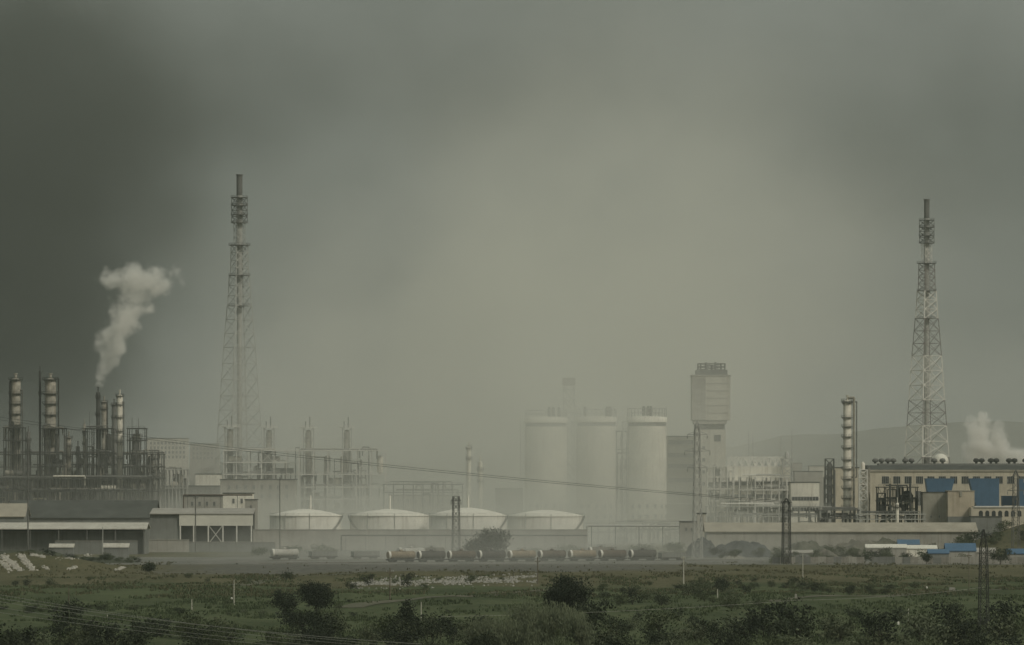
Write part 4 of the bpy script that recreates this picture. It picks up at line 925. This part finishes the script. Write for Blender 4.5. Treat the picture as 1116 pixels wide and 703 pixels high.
# long beige roofed shed and spoil heaps
gable_hall('warehouse', 'very long low shed with beige roof before the right plant', 770, 1064, 570.5, 580, 2500, 26, M_conc, M_beige)
def heap(px, base_py, wpx, hpx, D, label, m, seed, depth=1.0, peaks=((0, 1),), name='spoil_heap'):
    x = sx(px, D); W = wpx*m_(D)/2; H = hpx*m_(D); n = 64; mb = MB(); vs = []
    for j in range(n+1):
        for i in range(n+1):
            u, v = -1+2*i/n, -1+2*j/n; h = 0
            for off, k in peaks: h += k*math.exp(-(((u-off)/.50)**2 + (v/.55)**2))*(1.0 if len(peaks) == 1 else .8)
            h = (1-math.exp(-1.5*h))*1.05*max(0, 1-max(abs(u), abs(v))**6)
            h = max(0, h-.04)*(.82+.42*mnoise.noise(Vector((u*2.6+seed, v*2.6, 1)))) + (.11*mnoise.noise(Vector((u*7+seed, v*7, 2))) + .05*mnoise.noise(Vector((u*19+seed, v*19, 3))))*min(1, h*4)
            vs.append((x+u*W, D+v*W*depth, H*max(0, h)-.06))
    mb.add(vs, [(j*(n+1)+i, j*(n+1)+i+1, (j+1)*(n+1)+i+1, (j+1)*(n+1)+i) for j in range(n) for i in range(n)], 0, True)
    return tag(mb.build(name, m, None, (x, D, 0)), label, 'heap', 'spoil heaps behind the yard')
heap(765, 606, 54, 33, 2375, 'pointed dark spoil heap behind the very tall thin pylon', M_coal, 1)
heap(802, 606, 100, 25, 2350, 'broad blue-grey spoil heap right of the pointed one', M_coal, 2, peaks=((-.1, 1), (.35, .8)))
heap(882, 606, 76, 25, 2350, 'rounded brown spoil heap right of the stout pylon', M_soil, 3, peaks=((0, 1), (-.4, .7)))
heap(926, 606, 84, 25, 2330, 'largest spoil heap, with pale streaked slope under the white column', M_soilp, 4, peaks=((0, 1), (.4, .85)))
heap(957, 606, 84, 21, 2380, 'flat topped dark spoil heap left of the blue roofs', M_soil, 5, peaks=((-.3, 1), (.1, .95), (.4, .7)))
heap(900, 608, 44, 16, 2260, 'low pale spoil heap in front of the larger ones', M_soilp, 6)
heap(1016, 606, 32, 21, 2380, 'small overgrown heap between the blue roofed sheds', M_soil, 7)
heap(800, 606, 30, 5, 2290, 'low bright whitish rubble heap in front of the broad heap', mat('pale_rubble_heap', (.30, .28, .23), .95, .6, .9, col2=(.12, .115, .095)), 8, peaks=((0, 1), (-.45, .8), (.45, .8)))
heap(722, 606, 66, 9, 2330, 'low dark earth heap behind the right end of the wagons', M_soil, 10, peaks=((0, 1), (.4, .9), (-.4, .8)))
def small_shed(px0, px1, eave, ridge_py, D, label, wall, roof, depth=7): return gable_hall('shed', label, px0, px1, ridge_py, eave, D, depth, wall, roof, 'shed', over=.3, group='sheds behind the yard')
small_shed(1031, 1063.5, 601, 593, 2240, 'shed with bright blue roof behind the concrete fence', M_conc, M_blue, 9)
small_shed(988, 1021, 598.5, 595, 2290, 'shed with white wall and pale roof left of the bright blue roof', M_concp, M_roofp)
small_shed(979, 1002, 594, 589, 2330, 'shed with broken blue roof behind the white walled shed', M_concd, M_blue)
small_shed(944, 988, 597.5, 594, 2285, 'long pale shed at the foot of the flat topped heap', M_conc, M_roofp)
small_shed(1012, 1034, 603.5, 599.5, 2225, 'low shed with dull blue roof left of the bright blue roof', M_concd, M_blue)
small_shed(858, 886, 603, 600.5, 2240, 'low pale roofed shed right of the stout pylon', M_concd, M_conc)
small_shed(1064, 1085, 602.5, 598, 2250, 'grey roofed shed between bright blue roof and near pylon', M_conc, M_conc)
small_shed(1098, 1130, 604, 599, 2235, 'shed with blue-grey roof at the right edge', M_conc, M_blue)
small_shed(54, 80, 597, 593.5, 2260, 'left one of two low huts with whitish roofs at the meadow edge', M_concd, M_concm, 5)
small_shed(113, 140, 597, 593, 2260, 'right one of two low huts with whitish roofs at the meadow edge', M_concd, M_concm, 5)
small_shed(735, 752.5, 705, 696.5, 1120, 'hut with whitish roof sunk among the bushes at the bottom', M_conc, M_roofp, 4)
for i in range(44):
    k = rs.randrange(7); o = copy_tree(protos[k]); D = rs.uniform(2235, 2420); px = rs.uniform(770, 990); sc_ = rs.uniform(.6, 1.7)
    o.location = (sx(px, D), D, rs.uniform(0, 2.2)); o.scale = (sc_, sc_, sc_*.8); o['label'] = 'weedy bush on the slopes of the spoil heaps'; o['group'] = 'bushes on the spoil heaps'
# panel fence
D = 2152; t = thing('concrete_fence', 'weathered concrete panel fence along the far edge of the dry grass', 'fence', (sx(980, D), D, 0)); r = random.Random(4)
x = sx(842, D); k = 0
fm = [M_conc, M_concd, mat('fence_concrete', (0.29, 0.275, 0.235), .9, .3, .3, streak=.5)]
while x < sx(1140, D) and k < 95:
    w = 2.9; h = 2.6 + r.uniform(-.12, .12)
    px = CX + x*FPX/D
    if not (r.random() < .04):
        mb = MB(); mb.box(x+.1, x+w-.1, D, D+.14, 0, h)
        for q in range(1, 4): mb.box(x+.25, x+w-.25, D-.05, D-.003, h*q/4-.3, h*q/4+.12)
        mb.box(x-.12, x+.097, D-.14, D+.2, 0, h+.15); mb.build('fence_panel', r.choice(fm) if px < 1030 else fm[r.choice((0, 0, 2))], t)
    x += w; k += 1

# ------------------------------------------------------------------ railway wagons (30 degrees to the view)
ANG = R(28)
def wagon_proto(kind, body, label, group):
    t = thing(kind, label, 'railway wagon', (0, 0, 0), group); L_ = 11.2
    mb = MB(); mb.box(-L_/2-.3, L_/2+.3, -1.3, 1.3, .95, 1.25); mb.box(-L_/2-.9, -L_/2-.303, -.15, .15, .95, 1.2); mb.box(L_/2+.303, L_/2+.9, -.15, .15, .95, 1.2)
    for s in (-1, 1): mb.box(-L_/2-.3, L_/2+.3, s*1.3-.06, s*1.3+.06, .7, .947)
    mb.build('underframe', M_dark, t)
    for cx in (-L_*.32, L_*.32):
        b = MB()
        for s in (-.95, .95): b.box(cx-1.4, cx+1.4, s-.08, s+.08, .35, .85)
        bo = b.build('bogie', M_dark, t)
        for dx in (-.92, .92):
            w = MB()
            for s in (-.78, .78): w.tube((cx+dx, s-.06, .48), (cx+dx, s+.06, .48), .48, None, 14)
            w.tube((cx+dx, -.8, .48), (cx+dx, .8, .48), .1, None, 8); w.build('wheel_set', M_steel, bo)
    if kind == 'tank_wagon':
        mb = MB(); mb.tube((-L_/2+.25, 0, 2.78), (L_/2-.25, 0, 2.78), 1.5, None, 28, 0, False)
        mb.build('tank', body, t)
        for s in (-1, 1):
            mb = MB(); n = 28; vs = []; pr = [(1.57, L_/2-.75), (1.57, L_/2-.25), (1.42, L_/2+.02)]
            for rr, xx in pr:
                for i in range(n): a = 6.2832*i/n; vs.append((s*xx, rr*math.cos(a), 2.78+rr*math.sin(a)))
            mb.add(vs, [(j*n+i, j*n+(i+1)%n, (j+1)*n+(i+1)%n, (j+1)*n+i) for j in range(2) for i in range(n)], 0, True); mb.build('end_band', M_wend if s < 0 else body, t)
            mb = MB(); vs = []
            for rr, xx in ((1.42, L_/2+.02), (1.0, L_/2+.22), (.5, L_/2+.34), (.01, L_/2+.38)):
                for i in range(n): a = 6.2832*i/n; vs.append((s*xx, rr*math.cos(a), 2.78+rr*math.sin(a)))
            mb.add(vs, [(j*n+i, j*n+(i+1)%n, (j+1)*n+(i+1)%n, (j+1)*n+i) for j in range(3) for i in range(n)], 0, True); mb.build('end_dome', body, t)
        MB().lathe(0, 0, [(.75, 4.15), (.75, 4.75), (.5, 4.9), (0, 4.95)], 16).build('manhole', body, t)
        mb = MB()
        for xx in (-1.6, 1.6):
            for s in (-.5, .5): mb.beam((xx, s, 4.1), (xx, s, 5.2), .08)
        for s in (-.5, .5): mb.beam((-1.6, s, 5.2), (1.6, s, 5.2), .08)
        mb.box(-1.7, 1.7, -.7, .7, 4.32, 4.38); mb.build('walkway', M_steel, t)
        for xx in (-L_*.33, L_*.33): MB().box(xx-.25, xx+.25, -1.2, 1.2, 1.253, 1.9).build('saddle', M_dark, t)
    else:
        mb = MB(); h = 3.0
        for s in (-1, 1): mb.box(-L_/2, L_/2, s*1.35-.05, s*1.35+.05, 1.253, h)
        for s in (-1, 1): mb.box(s*L_/2-.05, s*L_/2+.05, -1.297, 1.297, 1.253, h)
        for i in range(9):
            xx = -L_/2 + L_*i/8
            for s in (-1, 1): mb.box(xx-.07, xx+.07, s*1.47-.06, s*1.47+.06, 1.253, h)
        mb.box(-L_/2-.05, L_/2+.05, -1.5, -1.3, h+.003, h+.1); mb.box(-L_/2-.05, L_/2+.05, 1.3, 1.5, h+.003, h+.1)
        mb.build('body', body, t); MB().box(-L_/2+.1, L_/2-.1, -1.25, 1.25, 1.253, 2.4).build('load', M_soil, t)
    return t
def place(t, px, D, lab): t.location = (sx(px, D), D, .12); t.rotation_euler.z = ANG; t['label'] = lab
ords = ['leftmost', 'second', 'third', 'fourth', 'fifth', 'sixth', 'seventh', 'eighth', 'ninth', 'tenth']
M_oil = mat('sooty_wagon_paint', (0.075, 0.07, 0.06), .85, .45, .5, streak=.4); M_tan = mat('tan_wagon_paint', (0.27, 0.22, 0.155), .85, .4, .5, streak=.5)
pk = [wagon_proto('tank_wagon', bm, 'x', 'tank wagons in the front row') for bm in (M_rust, M_oil, M_tan)]; seen = set(); pr = pk[0]
for i, q in enumerate((2, 1, 0, 1, 2, 0, 2, 0, 1)):
    px = 437 + 32.9*i; o = copy_tree(pk[q]) if q in seen else pk[q]; seen.add(q); D = 2185 + 5.9*i
    kind = ('rusty brown', 'sooty dark', 'pale tan')[q]
    place(o, px, D, f'{kind} tank wagon with white end band, {ords[i]} from left in the front row' if i else 'pale tan tank wagon with white end band at the left end of the front row')
gp_ = wagon_proto('gondola_wagon', M_concd, 'x', 'open wagons of the yard'); place(gp_, 733, 2240, 'dark open wagon coupled at the right end of the front row')
pw = wagon_proto('tank_wagon', M_wtank, 'x', 'wagons of the rear rows')
rear = [('p', 540, 2330, 'pale grey tank wagon in front of the hazy domed tree'), ('r', 470, 2310, 'rusty tank wagon of the rear row behind the front row, left of the short pylon'), ('p', 448, 2303, 'pale grey tank wagon of the rear row, left of a rusty one'), ('g', 520, 2300, 'open wagon of the rear row just right of the short pylon'), ('r', 655, 2330, 'rusty tank wagon of the rear row below the middle silo'), ('g', 602, 2325, 'open wagon of the rear row below the leftmost silo'), ('g', 398, 2285, 'open wagon of the rear row below the second storage tank'), ('g', 688, 2340, 'open wagon of the rear row below the rightmost silo'), ('p', 310, 2260, 'pale grey tank wagon standing alone left of the rows'), ('g', 352, 2280, 'open wagon of the rear row half hidden by a wide dark bush')]
for k, px, D, lab in rear:
    o = copy_tree({'p': pw, 'r': pr, 'g': gp_}[k]) if not (k == 'p' and px == 540) else pw
    place(o, px, D, lab); o['group'] = 'wagons of the rear rows'
# rails under the front row
for d, lab in ((0, 'front railway track under the rusty tank wagons'), (78, 'rear railway track behind the tank wagons')):
    x0, y0 = sx(437, 2185), 2185+d; dx, dy = math.cos(ANG), math.sin(ANG); t = thing('railway_track', lab, 'track', (x0, y0, .06))
    for s in (-.76, .76):
        a = Vector((x0-dy*s-dx*60, y0+dx*s-dy*60, .1)); b = Vector((x0-dy*s+dx*150, y0+dx*s+dy*150, .1)); MB().beam(a, b, .13).build('rail', M_rust, t)
    mb = MB()
    for i in range(300):
        c = Vector((x0+dx*(-60+.7*i), y0+dy*(-60+.7*i), 0)); nrm = Vector((-dy, dx, 0)); mb.beam(tuple(c-nrm*1.3+Vector((0,0,.02))), tuple(c+nrm*1.3+Vector((0,0,.02))), .16)
    mb.build('sleepers', M_wood, t)['kind'] = 'stuff'

# ------------------------------------------------------------------ volumes: steam, dust, haze
def vol_material(name, blobs, color, dens, nscale, namp, edge=(0.0, 0.5), nscale3=(1, 1, 1), aniso=0.0, det=5, warp=()):
    """density = dens * smoothstep(max over lobes of (1 - distance) + noise); coordinates are metres in the object."""
    m = bpy.data.materials.new(name); m.use_nodes = True; nt = m.node_tree; N = nt.nodes; L = nt.links; N.clear()
    out = N.new('ShaderNodeOutputMaterial'); pv = N.new('ShaderNodeVolumePrincipled'); L.new(pv.outputs[0], out.inputs['Volume'])
    pv.inputs['Color'].default_value = (*color, 1); pv.inputs['Anisotropy'].default_value = aniso
    tc = N.new('ShaderNodeTexCoord'); cur = None; src = tc.outputs['Object']
    for ws, wa in warp:                               # turbulence: push the lobes about
        wn = N.new('ShaderNodeTexNoise'); wn.inputs['Scale'].default_value = ws; wn.inputs['Detail'].default_value = 3; L.new(tc.outputs['Object'], wn.inputs['Vector'])
        w1 = N.new('ShaderNodeVectorMath'); w1.operation = 'SUBTRACT'; L.new(wn.outputs['Color'], w1.inputs[0]); w1.inputs[1].default_value = (.5, .5, .5)
        w2 = N.new('ShaderNodeVectorMath'); w2.operation = 'MULTIPLY_ADD'; L.new(w1.outputs[0], w2.inputs[0]); w2.inputs[1].default_value = (wa, wa, wa); L.new(src, w2.inputs[2]); src = w2.outputs[0]
    for (c, r, wgt) in blobs:
        a = N.new('ShaderNodeVectorMath'); a.operation = 'SUBTRACT'; L.new(src, a.inputs[0]); a.inputs[1].default_value = c
        d = N.new('ShaderNodeVectorMath'); d.operation = 'DIVIDE'; L.new(a.outputs[0], d.inputs[0]); d.inputs[1].default_value = r
        l = N.new('ShaderNodeVectorMath'); l.operation = 'LENGTH'; L.new(d.outputs[0], l.inputs[0])
        o = N.new('ShaderNodeMapRange'); o.inputs[1].default_value = 1.0; o.inputs[2].default_value = 0.0; o.inputs[3].default_value = 0; o.inputs[4].default_value = wgt
        L.new(l.outputs['Value'], o.inputs[0])
        if cur is None: cur = o.outputs[0]
        else:
            q = N.new('ShaderNodeMath'); q.operation = 'ADD' if namp < 0 else 'MAXIMUM'; L.new(cur, q.inputs[0]); L.new(o.outputs[0], q.inputs[1]); cur = q.outputs[0]
    mp = N.new('ShaderNodeMapping'); mp.inputs['Scale'].default_value = nscale3; L.new(tc.outputs['Object'], mp.inputs[0])
    nz = N.new('ShaderNodeTexNoise'); nz.inputs['Scale'].default_value = nscale; nz.inputs['Detail'].default_value = det; nz.inputs['Roughness'].default_value = .6; L.new(mp.outputs[0], nz.inputs['Vector'])
    if namp < 0:                                      # soft cloud: lobes x noise
        rg = N.new('ShaderNodeMapRange'); rg.inputs[1].default_value = .25; rg.inputs[2].default_value = .75; rg.inputs[3].default_value = 1+namp; rg.inputs[4].default_value = 1-namp
        L.new(nz.outputs['Fac'], rg.inputs[0]); pw = N.new('ShaderNodeMath'); pw.operation = 'POWER'; L.new(cur, pw.inputs[0]); pw.inputs[1].default_value = 1.5
        mu = N.new('ShaderNodeMath'); mu.operation = 'MULTIPLY'; L.new(pw.outputs[0], mu.inputs[0]); L.new(rg.outputs[0], mu.inputs[1]); val = mu.outputs[0]
    else:                                             # billow: noise eats into the lobes' edge
        s = N.new('ShaderNodeMath'); s.operation = 'SUBTRACT'; L.new(nz.outputs['Fac'], s.inputs[0]); s.inputs[1].default_value = .5
        k = N.new('ShaderNodeMath'); k.operation = 'MULTIPLY_ADD'; L.new(s.outputs[0], k.inputs[0]); k.inputs[1].default_value = namp; L.new(cur, k.inputs[2])
        g = N.new('ShaderNodeMapRange'); g.interpolation_type = 'SMOOTHSTEP'; g.inputs[1].default_value = edge[0]; g.inputs[2].default_value = edge[1]; L.new(k.outputs[0], g.inputs[0])
        ins = N.new('ShaderNodeMath'); ins.operation = 'MULTIPLY'; L.new(g.outputs[0], ins.inputs[0])
        st = N.new('ShaderNodeMath'); st.operation = 'GREATER_THAN'; L.new(cur, st.inputs[0]); st.inputs[1].default_value = .001; L.new(st.outputs[0], ins.inputs[1]); val = ins.outputs[0]
    f = N.new('ShaderNodeMath'); f.operation = 'MULTIPLY'; L.new(val, f.inputs[0]); f.inputs[1].default_value = dens; L.new(f.outputs[0], pv.inputs['Density'])
    return m
def vol_domain(name, blobs, m, label, zmin=-900, pad=0):
    lo = [min(c[i]-r[i] for c, r, w in blobs) for i in range(3)]; hi = [max(c[i]+r[i] for c, r, w in blobs) for i in range(3)]
    lo = [a-pad for a in lo]; hi = [a+pad for a in hi]; lo[2] = max(lo[2], zmin); mb = MB(); mb.box(lo[0], hi[0], lo[1], hi[1], lo[2], hi[2])
    return tag(mb.build(name, m), label, None, None, 'stuff')
def puff(D, lst): return [((sx(px, D), D+dy, sz(py, D)), (rx*m_(D), max(rx, ry)*m_(D)*.8, ry*m_(D)), w) for px, py, rx, ry, w, dy in lst]
SM = 0.16
bl = puff(3000, [(109, 421, 6, 9, 1, 0), (113, 408, 12, 15, 1.1, 0), (118, 393, 19, 18, 1.2, 0), (122, 378, 22, 18, 1.2, 0), (129, 362, 21, 17, 1.1, 0), (137, 349, 24, 17, 1.2, 0), (147, 338, 24, 15, 1.1, 0), (162, 337, 17, 12, .9, 0), (148, 320, 24, 15, .8, 0), (130, 303, 27, 13, 1, 0), (150, 304, 27, 15, 1.1, 0), (166, 306, 18, 15, 1, 0), (192, 300, 14, 9, .35, 0)])
m = vol_material('steam_volume', bl, (0.99, 0.975, 0.93), SM, .13, 1.3, (.1, .7), det=6, warp=((.055, 26), (.16, 9)))
o = vol_domain('steam', bl, m, 'white steam plume rising from the dark stack of the left plant', pad=8); m.cycles.volume_step_rate = .6
bl = puff(3240, [(1064, 498, 18, 16, 1, 0), (1067, 482, 21, 18, 1.2, 0), (1060, 470, 18, 13, 1, 0), (1074, 465, 13, 17, 1.1, 0), (1082, 494, 20, 16, 1, 0), (1092, 486, 17, 19, 1.2, 0), (1100, 497, 22, 15, 1, 0), (1116, 498, 22, 14, 1, 0)])
m = vol_material('steam_volume_low', bl, (0.99, 0.975, 0.93), SM*1.25, .13, 1.2, (.05, .5), det=6, warp=((.055, 26), (.16, 9)))
o = vol_domain('steam', bl, m, 'white steam billowing behind the cream hall roof on the right', pad=8); m.cycles.volume_step_rate = .6
bl = puff(3170, [(273, 513, 9, 10, 1, 0), (276, 503, 8, 9, .7, 0), (268, 508, 8, 6, .6, 0)])
m = vol_material('steam_volume_small', bl, (0.99, 0.975, 0.93), .1, .2, 1.3, (.25, .9))
o = vol_domain('steam', bl, m, 'small white steam puff at the foot of the dusty tower'); m.cycles.volume_step_rate = .5

bl = [((36, 3320, 85), (135, 340, 118), 1.1), ((80, 2890, 50), (120, 220, 100), .72), ((18, 2920, 50), (130, 240, 92), .64), ((70, 3400, 190), (170, 420, 140), .45), ((-45, 3420, 55), (175, 330, 100), .8), ((-125, 3060, 75), (125, 230, 95), .4),
      ((-10, 2830, 2), (215, 260, 38), 1.05), ((-130, 2880, 2), (150, 260, 34), .6), ((-5, 2270, 0), (200, 280, 24), .9), ((105, 3600, 110), (200, 420, 150), .5), ((-75, 3550, 130), (200, 420, 130), .42), ((80, 3950, 230), (280, 600, 230), .3), ((340, 4400, 60), (460, 900, 260), .26), ((-280, 3000, 10), (330, 600, 90), .22), ((60, 6200, 60), (900, 900, 240), .18)]
dust = vol_material('dust_volume', bl, (0.90, 0.90, 0.825), .0066, .011, -.95, nscale3=(1, .2, 1), det=5)
dust.cycles.volume_step_rate = 1.2
vol_domain('dust', bl, dust, 'thick beige dust cloud drifting over the silos and tanks', -.5)
bl = [((-440, 4700, 250), (215, 420, 320), 1.5), ((-330, 4800, 350), (210, 420, 130), .5), ((-40, 4900, 370), (280, 420, 110), .28), ((380, 5000, 340), (300, 420, 170), .4)]
dark = vol_material('smoke_volume', bl, (0.215, 0.235, 0.215), .0085, .008, -.95, nscale3=(1, .2, 1), det=5)
dark.cycles.volume_step_rate = 1.5
vol_domain('smoke', bl, dark, 'dark smoke bank hanging behind the left plant', 2)

hz = bpy.data.materials.new('haze_volume'); hz.use_nodes = True; nt = hz.node_tree; nt.nodes.clear()
out = nt.nodes.new('ShaderNodeOutputMaterial'); pv = nt.nodes.new('ShaderNodeVolumePrincipled'); nt.links.new(pv.outputs[0], out.inputs['Volume'])
pv.inputs['Color'].default_value = (0.76, 0.83, 0.75, 1); pv.inputs['Density'].default_value = .00004; pv.inputs['Anisotropy'].default_value = .1
hz.cycles.homogeneous_volume = True
mb = MB(); mb.box(-2700, 2700, -500, 9800, -3, 600); tag(mb.build('haze', hz), 'grey-green haze filling the whole valley', None, None, 'stuff')

# ------------------------------------------------------------------ light: overcast smoky sky plus a weak, soft sun from the right
SUN_EL, SUN_AZ = R(42), R(47)                          # azimuth from behind the camera towards the right
sd = Vector((math.sin(SUN_AZ)*math.cos(SUN_EL), -math.cos(SUN_AZ)*math.cos(SUN_EL), math.sin(SUN_EL)))
ld = bpy.data.lights.new('sun', 'SUN'); ld.energy = 1.4; ld.angle = R(12); ld.color = (1, .955, .85)
lo = bpy.data.objects.new('sun', ld); COL.objects.link(lo); lo.rotation_euler = sd.to_track_quat('Z', 'Y').to_euler()

w = bpy.data.worlds.new('World'); sc.world = w; w.use_nodes = True; nt = w.node_tree; N = nt.nodes; L = nt.links
bg = N['Background']; bg.inputs['Strength'].default_value = .1
sky = N.new('ShaderNodeTexSky'); sky.sky_type = 'NISHITA'; sky.sun_disc = False; sky.sun_elevation = SUN_EL; sky.sun_rotation = math.atan2(sd.x, sd.y); sky.dust_density = 6; sky.air_density = 1.5
tc = N.new('ShaderNodeTexCoord'); mp = N.new('ShaderNodeMapping'); mp.inputs['Scale'].default_value = (1, 1, 2.2); L.new(tc.outputs['Generated'], mp.inputs[0])
nz = N.new('ShaderNodeTexNoise'); nz.inputs['Scale'].default_value = 9; nz.inputs['Detail'].default_value = 7; nz.inputs['Roughness'].default_value = .55; L.new(mp.outputs[0], nz.inputs['Vector'])
rg = N.new('ShaderNodeMapRange'); rg.inputs[1].default_value = .3; rg.inputs[2].default_value = .7; L.new(nz.outputs['Fac'], rg.inputs[0])
cl = N.new('ShaderNodeMix'); cl.data_type = 'RGBA'; L.new(rg.outputs[0], cl.inputs[0]); cl.inputs[6].default_value = (1.15, 1.28, 1.14, 1); cl.inputs[7].default_value = (2.1, 2.25, 2.02, 1)
up = N.new('ShaderNodeSeparateXYZ'); L.new(tc.outputs['Generated'], up.inputs[0])
ur = N.new('ShaderNodeMapRange'); ur.inputs[1].default_value = .1; ur.inputs[2].default_value = .6; L.new(up.outputs['Z'], ur.inputs[0])   # smoke bank low down, thinner overcast overhead
ov = N.new('ShaderNodeMix'); ov.data_type = 'RGBA'; L.new(ur.outputs[0], ov.inputs[0]); L.new(cl.outputs[2], ov.inputs[6]); ov.inputs[7].default_value = (3.45, 3.7, 3.3, 1)
mx = N.new('ShaderNodeMix'); mx.data_type = 'RGBA'; mx.inputs[0].default_value = .9; L.new(sky.outputs[0], mx.inputs[6]); L.new(ov.outputs[2], mx.inputs[7])
L.new(mx.outputs[2], bg.inputs['Color'])

# ------------------------------------------------------------------ camera and output
cd = bpy.data.cameras.new('camera'); cam = bpy.data.objects.new('camera', cd); COL.objects.link(cam)
cam.location = (0, 0, CZ); cam.rotation_euler = (R(90), 0, 0); cd.sensor_width = 36; cd.lens = 36*FPX/1116
cd.shift_y = (HY-351.5)/1116; cd.clip_start = 1; cd.clip_end = 20000
sc.camera = cam
sc.view_settings.view_transform = 'Standard'; sc.view_settings.look = 'None'; sc.view_settings.exposure = 0; sc.view_settings.gamma = 1; sc.view_settings.use_curve_mapping = False
sc.render.engine = 'CYCLES'; sc.cycles.use_denoising = True; sc.cycles.volume_bounces = 4; sc.cycles.max_bounces = 6; sc.cycles.diffuse_bounces = 2
sc.cycles.use_adaptive_sampling = True; sc.cycles.adaptive_threshold = .02
